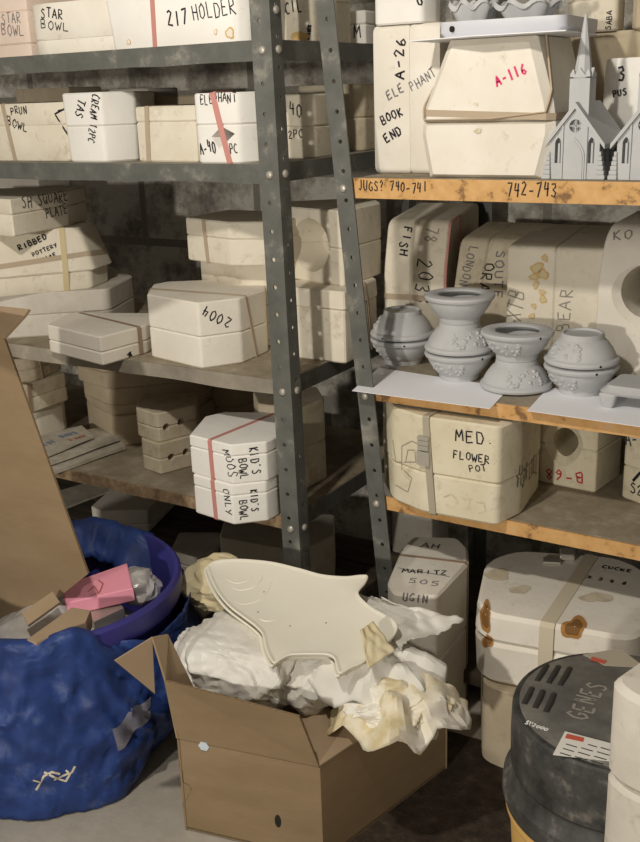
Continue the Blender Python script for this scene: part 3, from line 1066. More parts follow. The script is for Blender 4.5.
def paper_stack(key, label, cat, name, quad, z, th, mat, tilt=0.0, group=None, bend=0.0):
    """thin sheet(s): corner pixels on plane z"""
    Q = [at(*p, z=z) for p in quad]
    c = sum(Q, Vector()) / 4
    t = thing(name, label, cat, (c.x, c.y, z), group)
    bm = bmesh.new()
    n = 14
    g = [[None] * (n + 1) for _ in range(n + 1)]
    for lay in (0, 1):
        for i in range(n + 1):
            for j in range(n + 1):
                u, v = i / n, j / n
                p = Q[0].lerp(Q[1], u).lerp(Q[3].lerp(Q[2], u), v)
                p.z = z + lay * th + bend * (noise.noise(Vector((u * 2, v * 2, z * 9))) * .5 + .5) + tilt * v
                g[i][j] = g[i][j] or [None, None]
                g[i][j][lay] = bm.verts.new(p)
    for i in range(n):
        for j in range(n):
            for lay in (0, 1):
                bm.faces.new((g[i][j][lay], g[i + 1][j][lay], g[i + 1][j + 1][lay], g[i][j + 1][lay]))
    for k in range(n):
        for A, B in (((k, 0), (k + 1, 0)), ((k, n), (k + 1, n)), ((0, k), (0, k + 1)), ((n, k), (n, k + 1))):
            a, b = g[A[0]][A[1]], g[B[0]][B[1]]
            bm.faces.new((a[0], b[0], b[1], a[1]))
    part(t, 'sheet', bm, mat, None, 40)
    ALL[key] = dict(t=t, Q=Q, top=z + th)
    return t


GN = 'newspapers on the fourth grey tier'
t = paper_stack('N1', 'bottom newspaper of the pile hanging over the fourth grey tier', 'newspaper', 'newspaper', [(38, 481), (126, 450), (108, 432), (15, 458)], ZD + .001, .008, 'newsprint', group=GN, bend=.004)
t = paper_stack('N2', 'middle newspaper of the pile on the fourth grey tier', 'newspaper', 'newspaper', [(40, 470), (121, 441), (104, 430), (18, 448)], ZD + .0145, .008, 'newsprint', group=GN, bend=.004)
t = paper_stack('N3', 'top newspaper with blue and red print on the fourth grey tier', 'newspaper', 'newspaper', [(40, 461), (94, 439), (82, 428), (15, 444)], ZD + .028, .005, 'newsprint', group=GN, bend=.004)
tr = bvh(t)
for ln, (a, b), m in (('WEST', (40, 447), 'newsprint_blue'), ('DAYS', (62, 438), 'newsprint_blue'), ('2 SALE', (70, 441), 'newsprint_red')):
    ink(t, ln, (a, b), (a + 17, b - 5), m, 1.5, .005, tree=tr)

# ------------------------------------------------------------------ lowest tier and floor below it
t = paper_stack('N4', 'loose newspaper lying on the dark lowest tier', 'newspaper', 'newspaper', [(60, 512), (112, 492), (100, 481), (50, 496)], ZE, .006, 'newsprint', bend=.004)
t = mould('E1', 'white mould lying on the dark lowest tier behind the blue tub', [(93, 528), (102, 533), (150, 532)], ZE, top=511, ref=1, depth=.2, seams=(.35,), mat='plaster_white', group=GE, r=.008)
t = mould('E2', 'pale mould on the lowest tier behind the front grey post', [(222, 580), (303, 596), (335, 578)], ZE, top=552, ref=1, depth=.13, seams=(.5,), mat='plaster_cream', group=GE, r=.012)
t = mould('E3', 'small white mould on the lowest tier by the rim of the blue tub', [(172, 572), (196, 580), (218, 572)], ZE, top=558, ref=1, depth=.11, mat='plaster_grey', group=GE, r=.01)

# ================================================================== right unit, upper orange shelf
G1, G2, G3 = 'moulds on the upper orange shelf', 'moulds on the middle orange shelf', 'moulds on the lower orange shelf'
hA = at(395, 25, y=1.80).z - S1
t = slab('R1', 'tall white A-26 book end mould at the left end of the upper orange shelf', 375, 1.79, S1, [.076, .062], [(0, 0), (0, hA), (.13, hA), (.13, 0)], 0.0, 'plaster_white', .012, group=G1)
tr = bvh(t)
ink(t, 'A-26', (404, 80), (405, 36), 'ink', 1.05, .0036, tree=tr)
ink(t, 'ELE', (388, 100), (405, 90), 'ink_faded', 1.2, .003, tree=tr)
ink(t, 'BOOK', (383, 126), (404, 114), 'ink', 1.3, .0032, tree=tr)
ink(t, 'END', (387, 144), (403, 132), 'ink', 1.25, .0034, tree=tr)
ink(t, 'PHANT', (412, 92), (437, 74), 'ink_faded', 1.4, .0022, tree=tr)
t = mould('R1t', 'white mould lying on top of the tall book end mould', [(375, None, 1.785), (422, None, 1.785), (438, None, 1.83)], S1 + hA, h=.1, depth=.09, mat='plaster_clean', seams=(.62,), r=.01, group=G1)
ink(t, '0', (418, 6), (424, 3), 'ink', 1.2, .0035)
hB = at(490, 38, y=1.72).z - S1
yf = 1.705
t = thing('plaster_mould', 'big bulging white A-116 mould with two brown bands on the upper orange shelf', 'mould', (solve_x(490, yf, S1), yf, S1), G1)
zs = lambda px, py: (solve_x(px, yf, at(px, py, y=yf).z), at(px, py, y=yf).z)
zm = at(480, 122, y=yf).z
lo_ = [(solve_x(427, yf, S1), S1), (solve_x(541, yf, S1), S1), (solve_x(553, yf, zm - .02), zm - .02), (solve_x(553, yf, zm), zm), (solve_x(420, yf, zm), zm), (solve_x(419, yf, zm - .02), zm - .02)]
up_ = [(solve_x(420, yf, zm), zm + .0004), (solve_x(553, yf, zm), zm + .0004), (solve_x(551, yf, zm + .03), zm + .03), (solve_x(535, yf, S1 + hB), S1 + hB), (solve_x(447, yf, S1 + hB), S1 + hB), (solve_x(421, yf, zm + .02), zm + .02)]
for o_ in (lo_, up_):
    bm = bmesh.new()
    prism(bm, round_poly(o_, .003), 0, .19, .014, 1.0, 1.0, fmap=lambda p: Vector((p.x, yf + p.z, p.y)))
    part(t, 'mould_half', bm, 'plaster_white', None, 32)
tr = bvh(t)
ink(t, 'A-116', (497, 87), (528, 72), 'ink_pink', 1.5, .0036, tree=tr)
band(t, (430, 113), (530, 116), .011, 'rubber_tan', tree=tr)
band(t, (430, 120), (530, 114), .009, 'rubber_tan', tree=tr, th=.003)
stain(t, [(478, 131, 4, 2.5), (476, 104, 3, 1.5)], ['plaster_dirty', 'plaster_yellow'], tr)
zt = S1 + hB + .001
q = [Vector((solve_x(409, 1.70, zt), 1.70)), Vector((solve_x(470, 1.655, zt), 1.655)), Vector((solve_x(566, 1.665, zt), 1.665)), Vector((solve_x(600, 1.90, zt), 1.90)), Vector((solve_x(470, 1.92, zt), 1.92))]
bm = bmesh.new()
prism(bm, q, zt, zt + .0015, .0003)
t = thing('paper_sheet', 'thin pale sheet of card between the grey tray and the A-116 mould', 'paper', (q[0].x, q[0].y, zt))
part(t, 'sheet', bm, 'paper_white', None, None)
zt += .002
# grey plastic tray
x0, x1 = solve_x(437, 1.70, zt), solve_x(566, 1.72, zt)
t = thing('plastic_tray', 'shallow pale grey plastic tray lying on the sheet above the A-116 mould', 'tray', (x0, 1.70, zt))
poly = round_poly([(x0, 1.70), (x1, 1.72), (x1 - .01, 1.93), (x0 + .01, 1.91)], .02, 5)
bm = bmesh.new()
rings = [[Vector((*p, zt + z)) for p in inset(poly, d)] for d, z in ((.012, 0), (.008, 0), (0, .008), (0, .026), (.005, .026), (.006, .010), (.014, .008))]
ring_loft(bm, rings)
o = part(t, 'tray_body', bm, 'pale_plastic', None, 40)
bm = bmesh.new()
xx = solve_x(452, 1.70, zt + .014)
ring_loft(bm, [[Vector((xx + .004 * math.cos(a * .524), 1.6995 - d, zt + .014 + .005 * math.sin(a * .524))) for a in range(12)] for d in (-.003, .0022)])
part(t, 'screw_hole', bm, 'dark_hole', o, None)
# lumpy grey ceramic pieces on the tray
for i, (px, yy, rr, hh, lab) in enumerate(((473, 1.77, .040, .050, 'wavy-edged grey ceramic piece at the left in the plastic tray'), (527, 1.79, .052, .045, 'wider wavy-edged grey ceramic piece at the right in the plastic tray'))):
    zz = zt + .0105
    c = (solve_x(px, yy, zz), yy, zz)
    t = thing('ceramic_dish', lab, 'dish', c, 'grey ceramic pieces in the plastic tray')
    bm = bmesh.new()
    rings = []
    for r, z, wv in ((.5, 0, 0), (.62, .2, .02), (.85, .55, .08), (1.0, .85, .16), (1.08, .8, .16), (1.02, .98, .16), (.86, .72, .08), (.6, .3, .02), (.3, .2, 0)):
        rings.append([Vector((rr * r * (1 + .5 * wv * math.sin(7 * a + i)) * math.cos(a), rr * .8 * r * (1 + .5 * wv * math.sin(7 * a + i)) * math.sin(a), hh * (z + wv * .8 * math.sin(7 * a + 1 + i)) if z else 0)) for a in [2 * math.pi * k / 56 for k in range(56)]])
    ring_loft(bm, rings)
    part(t, 'dish_body', bm, 'grey_clay', None, 50, world=False)

# moulds behind the churches
t = mould('R5', 'large tan mould at the back under the stacked moulds on the upper orange shelf', [(558, None, 1.99), (720, None, 1.99)], S1, top=34, ref=0, depth=.16, seams=(.5,), mat='plaster_tan', r=.05, group=G1)
t = mould('R6', 'beige mould with small side lettering stacked on the large tan mould', [(572, None, 1.98), (616, None, 1.98), (624, None, 2.02)], ALL['R5']['top'], h=.11, depth=.1, seams=(.5,), mat='plaster_cream', r=.01, group=G1)
ink(t, 'SABA', (611, 30), (613, 10), 'ink', 1.2, .002)
t = mould('R7', 'round-edged tan mould in the top right corner on the large tan mould', [(628, None, 1.97), (720, None, 1.97)], ALL['R5']['top'], h=.16, depth=.12, seams=(), mat='plaster_tan', r=.03, group=G1)
hC = solve_z(solve_x(612, 1.87, S1), 1.87, 58) - S1
t = mould('R4', 'white mould with two short lines of writing between the two church models', [(596, None, 1.89), (603, None, 1.87), (690, None, 1.87)], S1, h=hC, depth=.09, seams=(), sc=[(1.0, .93)], mat='plaster_clean', r=.015, group=G1)
tr = bvh(t)
ink(t, '3', (617, 81), (627, 80), 'ink', 1.3, .004, tree=tr)
ink(t, 'PUS', (613, 98), (628, 94), 'ink', 1.2, .003, tree=tr)

# ------------------------------------------------------------------ church models
YCH = 1.715
xc0, xc1 = solve_x(549, YCH, S1), solve_x(598, YCH, S1)


def lancet(w, h, n=8):
    pts = [(-w / 2, 0), (w / 2, 0), (w / 2, h - w * .9)]
    for k in range(1, n):
        t_ = k / n
        pts.append((w / 2 * (1 - t_ ** 1.6), h - w * .9 + w * .9 * t_ ** .8))
    pts.append((0, h))
    return pts + [(-x, z) for x, z in pts[2:-1][::-1]]


def extr(bm, outline, y0, y1, M=None):
    rings = [[Vector((x, y, z)) for x, z in outline] for y in (y0, y1)]
    if M:
        rings = [[M @ p for p in r] for r in rings]
    ring_loft(bm, rings)


def make_church(loc, label):
    t = thing('church_model', label, 'church model', loc, 'grey church models')
    W = xc1 - xc0            # front width, model frame: x across the front, y back
    D = .125
    EH, AH = .070, .124      # eave and gable heights
    bm = bmesh.new()
    prof = [(-W / 2, 0), (W / 2, 0), (W / 2, EH), (0, AH - .012), (-W / 2, EH)]
    extr(bm, prof, 0, D)
    walls = part(t, 'nave', bm, 'church_clay', None, 30, world=False)
    cb = bmesh.new()
    for sx in (-1, 1):
        extr(cb, [(sx * W * .335 + x, .026 + z) for x, z in lancet(.011, .042)], -.01, .02)
    extr(cb, [(.0105 * math.cos(a * math.pi / 10), .086 + .0105 * math.sin(a * math.pi / 10)) for a in range(20)], -.01, .02)
    Ms = Matrix.Translation((W / 2, 0, 0)) @ Matrix.Rotation(math.pi / 2, 4, 'Z')
    for k in range(3):
        extr(cb, [(.032 + k * .030 + x, .024 + z) for x, z in lancet(.013, .045)], -.02, .01, Ms)
    bmesh.ops.recalc_face_normals(cb, faces=cb.faces)
    boolean(walls, cb, world=False)
    bm = bmesh.new()      # glazing bars set in the openings
    box(bm, (0, .004, .075), (.0018, .003, .022))
    box(bm, (0, .004, .0851), (.022, .003, .0018))
    part(t, 'rose_window_bars', bm, 'church_clay', walls, None, world=False)
    for sx in (-1, 1):
        bm = bmesh.new()
        box(bm, (sx * W * .335, .006, .026), (.0035, .003, .032))
        part(t, 'window_mullion', bm, 'church_clay', walls, None, world=False)
    bm = bmesh.new()
    extr(bm, [(x, z) for x, z in lancet(.036, .068)], -.0025, .0)
    extr(bm, [(x, z) for x, z in lancet(.030, .062)], -.0038, -.002)
    part(t, 'arched_door', bm, 'church_clay', walls, 25, world=False)
    # pilasters either side of the door
    for sx in (-1, 1):
        bm = bmesh.new()
        box(bm, (sx * .0205, -.001, 0), (.003, .004, .088))
        part(t, 'pilaster', bm, 'church_clay', walls, None, world=False)
    # roof slabs
    for sx in (-1, 1):
        bm = bmesh.new()
        sl_ = (AH - EH) / (W / 2)
        ex = W / 2 + .010
        ez = AH - sl_ * ex
        extr(bm, [(0, AH), (sx * ex, ez), (sx * ex, ez - .008), (0, AH - .010)], -.006, D + .004)
        part(t, 'roof_slope', bm, 'church_clay', None, 30, world=False)
    # stepped stone buttresses at the front corners
    for sx in (-1, 1):
        bm = bmesh.new()
        for k in range(6):
            wd = .015 - k * .0020
            box(bm, (sx * (W / 2 + wd * .30), .002, k * .0075), (wd, .016 - k * .001, .0074), 0, .0012)
        part(t, 'stone_buttress', bm, 'church_clay', None, None, world=False)
    # tower and spire
    TW = W * .40
    yc = .030
    tz = .163
    bm = bmesh.new()
    c = TW / 2
    ring_loft(bm, [[Vector((a * c, yc + b * c, z)) for a, b in ((-1, -1), (1, -1), (1, 1), (-1, 1))] for z in (EH, tz)])
    tw = part(t, 'tower', bm, 'church_clay', None, None, world=False)
    for a, b in ((-1, -1), (1, -1), (1, 1), (-1, 1)):
        bm = bmesh.new()
        ring_loft(bm, [[Vector((a * (c - .004) + i * r, yc + b * (c - .004) + j * r, z)) for i, j in ((-1, -1), (1, -1), (1, 1), (-1, 1))] for r, z in ((.004, tz - .002), (.004, tz + .004), (.0008, tz + .012))])
        part(t, 'pinnacle', bm, 'church_clay', tw, None, world=False)
    HS = at(582, 14, y=YCH + yc).z - S1
    bm = bmesh.new()
    rings = []
    for r, z in ((c * .98, tz - .001), (c * .84, tz + .010), (.0022, HS - .003), (.0006, HS)):
        rings.append([Vector((r * math.cos(math.pi / 8 + k * math.pi / 4), yc + r * math.sin(math.pi / 8 + k * math.pi / 4), z)) for k in range(8)])
    ring_loft(bm, rings)
    part(t, 'spire', bm, 'church_clay', None, 20, world=False)
    bm = bmesh.new()
    for (a, b) in ((0, -1), (1, 0)):
        extr(bm, [(-c * .7, 0), (c * .7, 0), (0, c * .9)], -c - .0015, -c * .55,
             Matrix.Translation((0, yc, tz - .001)) @ Matrix.Rotation(0 if b else math.pi / 2, 4, 'Z'))
    part(t, 'spire_gable', bm, 'church_clay', None, None, world=False)
    return t


make_church(((xc0 + xc1) / 2, YCH, S1 + .0005), 'grey church model with tall spire standing beside the A-116 mould')
x2 = solve_x(613, YCH, S1)
make_church((x2 + (xc1 - xc0) / 2 + .004, YCH, S1 + .0005), 'grey church model cut off by the right edge of the photo')

# ------------------------------------------------------------------ middle orange shelf: moulds on edge
h = at(410, 222, y=1.985).z - S2
t = slab('F1', 'cream fish 2033 mould standing on edge behind the pair of bowls nearest the leaning post', 385, 1.97, S2, [.062, .078], [(.01, 0), (0, h * .30), (0, h * .62), (.03, h), (.24, h + .02), (.24, 0)], math.radians(6), 'plaster_cream', .02, group=G2)
tr = bvh(t)
ink(t, 'FISH', (404, 226), (398, 256), 'ink', 1.2, .0036, tree=tr)
ink(t, '78', (428, 226), (425, 243), 'ink_pencil', 1.5, .003, tree=tr)
ink(t, '2033', (420, 258), (414, 304), 'ink', 1.35, .003, tree=tr)
band(t, (389, 296), (420, 298), .012, 'rubber_tan', tree=tr)
band(t, (463, 218), (460, 236), .008, 'rubber_pink', tree=tr, nrm=(0, 0, 1))
h = at(470, 240, y=2.0).z - S2
t = slab('F2', 'cream mould with scrawled lettering standing right of the fish mould', 451, 1.965, S2, [.062, .088], [(0, 0), (0, h * .45), (.05, h), (.22, h + .02), (.22, 0)], math.radians(2), 'plaster_dirty', .02, group=G2)
tr = bvh(t)
ink(t, 'LONDON', (470, 246), (459, 286), 'ink_faded', 1.3, .0026, tree=tr)
ink(t, 'ORA', (484, 262), (478, 292), 'ink', 1.1, .0032, tree=tr)
ink(t, 'SOUTE', (497, 250), (493, 300), 'ink_faded', .9, .003, tree=tr)
h = at(549, 246, y=1.95).z - S2
t = slab('F3', 'cream mould with orange spots standing on edge on the middle orange shelf', 505, 1.945, S2, [.098, .104], [(0, 0), (0, h - .004), (.02, h), (.26, h + .012), (.26, 0)], math.radians(4), 'plaster_cream', .016, group=G2)
tr = bvh(t)
stain(t, [(537, 268, 6, 6), (543, 274, 5, 6), (534, 277, 4, 4), (536, 285, 3, 4), (542, 292, 3, 3), (543, 299, 4, 4), (534, 306, 2.5, 3), (532, 316, 3, 3), (545, 258, 3, 4)], ['rust_pale', 'tape_yellow'], tr)
ink(t, 'XTB', (518, 322), (527, 292), 'ink_pencil', 1.5, .0028, tree=tr)
ink(t, 'BEAR', (570, 333), (572, 288), 'ink_pencil', 1.1, .0026, tree=tr)
h = at(622, 228, y=1.95).z - S2
t = slab('F4', 'white mould with a big round hole at the right end of the middle orange shelf', 593, 1.935, S2, [.118, .10], [(0, 0), (0, h * .66), (.025, h * .9), (.06, h), (.24, h + .01), (.24, 0)], math.radians(-2), 'plaster_white', .02, group=G2)
cone_cut(t, 646, 293, .066, .052, .014, tunnel=.25)
tr = bvh(t)
ink(t, 'KO', (613, 242), (634, 238), 'ink_pencil', 1.2, .003, tree=tr)

# sheets of white paper at the shelf edge
GP = 'white sheets on the middle orange shelf'
for key, lab, quad in (('W1', 'white sheet of paper under the three left stacks of grey bowls', [(352, 391), (490, 409), (510, 388), (379, 368)]),
                       ('W2', 'white sheet of paper at the right end of the middle orange shelf', [(527, 411), (668, 431), (690, 398), (548, 388)])):
    paper_stack(key, lab, 'paper', 'paper_sheet', quad, S2 + .0008, .0008, 'paper_white', group=GP)

# ------------------------------------------------------------------ grey clay bowls
BOWL_PROF = [(.001, .004), (.033, .004), (.034, 0), (.039, 0), (.040, .006), (.0405, .010), (.047, .016), (.056, .028), (.0615, .038), (.0625, .043), (.0675, .046), (.069, .050), (.0675, .054), (.060, .056), (.047, .0565), (.042, .054), (.042, .051), (.055, .043), (.051, .029), (.037, .015), (.001, .010)]
BH = .0565


def make_bowl(loc, label, up, rz, group, tilt=0):
    t = thing('clay_bowl', label, 'bowl', loc, group, rz)
    bm = bmesh.new()
    prof = BOWL_PROF if up else [(r, BH - z) for r, z in BOWL_PROF]
    lathe(bm, prof, seg=48)
    b = part(t, 'bowl_body', bm, 'grey_clay', None, 35, world=False)
    bm = bmesh.new()     # moulded flowers on the side
    rnd = random.Random(5)
    for k in range(30):
        a = rnd.uniform(-.62, .62)
        hz = rnd.uniform(.017, .041)
        r = .0385 + (.062 - .0385) * ((hz - .010) / .033) ** .75
        z = hz if up else BH - hz
        p = Vector((r * math.cos(a), r * math.sin(a), z))
        m = bmesh.ops.create_icosphere(bm, subdivisions=1, radius=rnd.uniform(.003, .0058))
        bmesh.ops.translate(bm, verts=m['verts'], vec=p)
    part(t, 'flower_relief', bm, 'grey_clay', b, 60, world=False)
    bm = bmesh.new()
    a = 1.15
    z0 = .050 if up else BH - .050
    ring_loft(bm, [[Vector((.0685 * math.cos(a) + d * math.cos(a) - .0022 * math.sin(a) * math.cos(k * .628), .0685 * math.sin(a) + d * math.sin(a) + .0022 * math.cos(a) * math.cos(k * .628), z0 + .0022 * math.sin(k * .628))) for k in range(10)] for d in (-.003, .0009)])
    part(t, 'peg_hole', bm, 'dark_hole', b, None, world=False)
    return t


GBW = 'grey clay bowls on the middle orange shelf'
zp = S2 + .0018
pos = {}
for k, (px, yy, z0) in dict(a=(403, 1.875, S2 + .0004), b=(459, 1.808, zp), c=(516, 1.792, zp), d=(580, 1.812, zp)).items():
    pos[k] = (solve_x(px, yy, z0), yy, z0)
step = BH + .0006
for k, j, up, rz, lab in (('a', 0, 1, -2.2, 'grey clay bowl, lower of the pair nearest the leaning post'),
                          ('a', 1, 0, -2.9, 'grey upside-down clay bowl, upper of the pair nearest the leaning post'),
                          ('b', 0, 1, -1.6, 'grey clay bowl at the bottom of the stack of three'),
                          ('b', 1, 0, -.75, 'grey upside-down clay bowl in the middle of the stack of three'),
                          ('b', 2, 1, 2.3, 'grey open clay bowl on top of the stack of three'),
                          ('c', 0, 0, -.9, 'grey upside-down clay bowl carrying an open bowl between the two white sheets'),
                          ('c', 1, 1, -1.7, 'grey open clay bowl standing foot to foot on an upside-down bowl'),
                          ('d', 0, 1, -2.0, 'grey clay bowl, lower of the pair on the right white sheet'),
                          ('d', 1, 0, -1.9, 'grey clay bowl turned upside down on the right white sheet')):
    x, y, z = pos[k]
    make_bowl((x, y, z + step * j), lab, up, rz, GBW)

# scalloped grey piece at the photo's edge
c = (solve_x(641, 1.775, zp), 1.775, zp)
t = thing('footed_dish', 'grey footed clay dish cut off by the right edge beside the bowls', 'dish', c)
bm = bmesh.new()
hx = .065
out = round_poly([(-hx, -.05), (hx, -.05), (hx, .06), (-hx, .06)], .02, 5)
prism(bm, out, .024, .040, .005, 1.0, .86)
o = part(t, 'dish_body', bm, 'grey_clay', None, 40, world=False)
for sx in (-1, 1):
    for sy in (-1, 1):
        bm = bmesh.new()
        prism(bm, round_poly([(sx * .048 - .014, sy * .038 - .01), (sx * .048 + .014, sy * .038 - .01), (sx * .048 + .014, sy * .038 + .012), (sx * .048 - .014, sy * .038 + .012)], .006), 0, .027, .003, .75, 1.15)
        part(t, 'foot', bm, 'grey_clay', None, 40, world=False)

# ------------------------------------------------------------------ lower orange shelf
t = mould('G1', 'big cream med flower mould strapped at the left of the lower orange shelf', [(394, 500), (422, 512), (497, 526), (521, 514), (539, 487)], S3, top=427, ref=2, depth=.10, seams=(.42,), sc=[(1, 1), (1.01, 1.0)], mat='plaster_yellow', r=.012, group=G3, bev=.004)
tr = bvh(t)
ink(t, 'MED.', (455, 442), (497, 446), 'ink', 1.1, .0028, tree=tr)
ink(t, 'FLOWER', (453, 458), (490, 464), 'ink', 1.3, .0026, tree=tr)
ink(t, 'POT', (469, 472), (488, 470), 'ink', 1.0, .0022, tree=tr)
ink(t, 'HSN COLL', (516, 488), (537, 471), 'ink', 2.2, .0026, tree=tr)
scribble(t, [[(402, 470), (402, 446), (412, 441), (418, 444)], [(404, 462), (416, 462), (415, 450), (408, 450), (406, 461)], [(396, 485), (408, 492), (412, 478), (404, 470)], [(393, 440), (396, 462), (402, 462)]], 'ink_pencil', .002, tree=tr)
scribble(t, [[(444, 497), (452, 494), (458, 502), (452, 508), (446, 504)], [(462, 498), (470, 500), (468, 508), (462, 510)], [(476, 502), (484, 503), (486, 511), (478, 513)]], 'plaster_dirty', .003, tree=tr)
b = band(t, (427, 430), (433, 512), .014, 'strap_grey', tree=tr, name='strap', th=.003)
tb = bvh(t)
p, n = hit(tr, 425, 464)
s_ = n.cross(Vector((0, 0, 1))).normalized()
bm = bmesh.new()
for k, (dz, hh, ww) in enumerate(((0, .030, .013), (.030, .010, .011), (.040, .010, .011), (.050, .008, .011))):
    rr = [p + n * d + s_ * (ww * a) + Vector((0, 0, dz + hh * c)) for d in (0.004, .010) for a, c in ((-1, 0), (1, 0), (1, .92), (-1, .92))]
    ring_loft(bm, [rr[:4], rr[4:]])
part(t, 'strap_buckle', bm, 'bolt_metal', b, None)
t = mould('G2', 'cream B-68 mould with a pear-shaped hole on the lower orange shelf', [(539, 482), (595, 493), (620, 476)], S3, h=.172, depth=.12, seams=(.5,), mat='plaster_yellow', r=.006, group=G3)
pear = [(math.cos(a) * (1.0 - .28 * max(0, -math.sin(a))), math.sin(a) * 1.12 + .0) for a in [2 * math.pi * k / 32 for k in range(32)]]
cone_cut(t, 563, 444, .042, .027, .014, outline=pear, tunnel=.13)
tr = bvh(t)
ink(t, 'B-68', (583, 474), (544, 469), 'ink_red', 1.0, .0034, tree=tr)
ink(t, '2-57', (589, 416), (557, 411), 'ink_faded_red', 1.2, .003, tree=tr)
t = mould('G3', 'cream mould marked A at the right edge of the lower orange shelf', [(621, 497), (650, 508), (680, 512)], S3, h=.17, depth=.12, seams=(.4,), mat='plaster_yellow', r=.008, group=G3)
tr = bvh(t)
ink(t, 'A-1', (626, 446), (646, 448), 'ink', 1.8, .003, tree=tr)
ink(t, 'S2', (630, 492), (644, 496), 'ink', 1.2, .003, tree=tr)
scribble(t, [[(633, 481), (641, 472)]], 'ink', .006, tree=tr)

# ================================================================== on the floor under the right unit
t = mould('H1', 'tall round-cornered mould with a rubber band standing under the lower orange shelf', [(387, 582), (394, 593), (436, 597), (469, 562), (468, 547), (457, 537), (413, 536), (402, 546)], .33, h=.325, seams=(.55,), mat='plaster_white', r=.012, topz=True, bev=.006, full=True)
tr = bvh(t)
ink(t, 'MARITZ', (401, 573), (448, 575), 'ink', 1.1, .0028, tree=tr)
ink(t, '505', (407, 583), (440, 586), 'ink_faded', .9, .0024, tree=tr)
ink(t, 'AH', (420, 547), (440, 549), 'ink', 1.0, .0026, tree=tr)
ink(t, 'UGIN', (402, 600), (428, 604), 'ink_faded', 1.1, .003, tree=tr)
scribble(t, [[(398, 568), (450, 577)]], 'ink_faded', .002, tree=tr)
band(t, (406, 556), (456, 562), .007, 'rubber_brown', tree=tr)
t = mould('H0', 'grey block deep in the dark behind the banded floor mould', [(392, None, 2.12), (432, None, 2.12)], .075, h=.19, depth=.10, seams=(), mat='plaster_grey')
# big mould on its support block
t = mould('K0', 'tan support block under the big rust-stained mould on the floor', [(482, 760), (506, 771), (640, 800), (668, 770)], .0, h=.172, depth=.20, seams=(), mat='plaster_tan', r=.02)
t = mould('K1', 'big white mould with rust stains and a cream strap on the floor', [(474, 672), (486, 683), (630, 712), (652, 690)], ALL['K0']['top'] + .001, top=614, ref=1, depth=.26, seams=(.60,), sc=[(.98, 1.0), (1.0, .985)], mat='plaster_white', r=.035, bev=.008, bc=.06)
tr = bvh(t)
stain(t, [(486, 617, 6, 14), (488, 641, 5, 7), (574, 628, 12, 11)], ['rust', 'rust_dark'], tr)
stain(t, [(497, 575, 14, 5), (596, 598, 15, 5), (520, 590, 10, 4)], ['plaster_dirty', 'plaster_dirty'], tr)
ink(t, 'CUCKE', (601, 568), (632, 573), 'ink', 1.0, .0032, tree=tr)
ink(t, 'UX/S 4/8', (580, 577), (626, 586), 'ink', 1.2, .0028, tree=tr)
b = band(t, (572, 586), (546, 648), .027, 'strap_cream', tree=tr, name='strap', th=.003)
tb = bvh(t)
p, n = hit(tr, 567, 558)
bm = bmesh.new()
box(bm, (p.x, p.y, p.z + .001), (.030, .036, .014), .35, .003)
box(bm, (p.x - .02, p.y - .035, p.z + .001), (.036, .026, .006), .35, .002)
part(t, 'strap_buckle', bm, 'bolt_metal', b, None)

# ------------------------------------------------------------------ bucket with black lid
BC = Vector((-.312, 1.248, 0))
t = thing('bucket', 'yellow-orange bucket with a ribbed black lid at the lower right', 'bucket', tuple(BC))
bm = bmesh.new()
lathe(bm, [(.125, 0), (.133, .004), (.150, .26), (.156, .262), (.157, .285), (.152, .287), (.146, .26), (.13, .01), (.01, .008)], seg=64)
part(t, 'bucket_body', bm, 'bucket_orange', None, 30, world=False)
bm = bmesh.new()
ZL = .425
lathe(bm, [(.01, .27), (.148, .27), (.158, .275), (.161, .285), (.160, .305), (.153, .312), (.149, .318), (.146, .328), (.150, .334), (.151, .375), (.150, ZL - .008), (.149, ZL - .003), (.146, ZL), (.138, ZL + .0005), (.01, ZL + .001)], seg=72)
lid = part(t, 'lid', bm, 'black_plastic', None, 30, world=False)
bm = bmesh.new()
lathe(bm, [(.001, ZL), (.140, ZL), (.140, ZL + .0012), (.138, ZL + .002), (.001, ZL + .002)], seg=72)
part(t, 'lid_top', bm, 'lid_dusty', lid, 30, world=False)
ZL += .002
# raised mid ledge across the lid, ribs, label, lettering
ux, uy = Vector((math.cos(.45), math.sin(.45), 0)), Vector((-math.sin(.45), math.cos(.45), 0))
p0 = at(513, 710, z=ZL)
p1 = at(612, 742, z=ZL)
uL = (p1 - p0).normalized()
vL = Vector((-uL.y, uL.x, 0))
bm = bmesh.new()
tube(bm, [p0.lerp(p1, k / 6) + Vector((0, 0, .0012)) + (BC - p0) * .03 for k in range(7)], .0050, 6)
part(t, 'lid_ridge', bm, 'black_plastic', lid, 40)
for row in range(2):
    for k in range(3):
        if row == 0:
            a_, b_ = at(547 + 11.5 * k, 665 + 1.5 * k, z=ZL), at(537 + 11.5 * k, 681 + 2.2 * k, z=ZL)
        else:
            a_, b_ = at(532 + 11 * k, 688 + 3 * k, z=ZL), at(524 + 11 * k, 704 + 4 * k, z=ZL)
        m_ = a_.lerp(b_, .5) + vL * 0.003
        bm = bmesh.new()
        tube(bm, [a_ + Vector((0, 0, -.0030)), m_ + Vector((0, 0, -.0018)), b_ + Vector((0, 0, -.0030))], .0056, 8)
        part(t, 'lid_rib', bm, 'lid_rib_black', lid, 50)
tl = bvh(t)
ink(t, 'SV2000', (524, 724), (547, 732), 'ink_white', 1.15, .0022, jit=.01, tree=tl, name='lettering', parent=lid)
ink(t, 'GENES', (588, 722), (606, 685), 'lid_grey', 1.4, .0042, jit=.01, tree=tl, name='lettering', parent=lid)


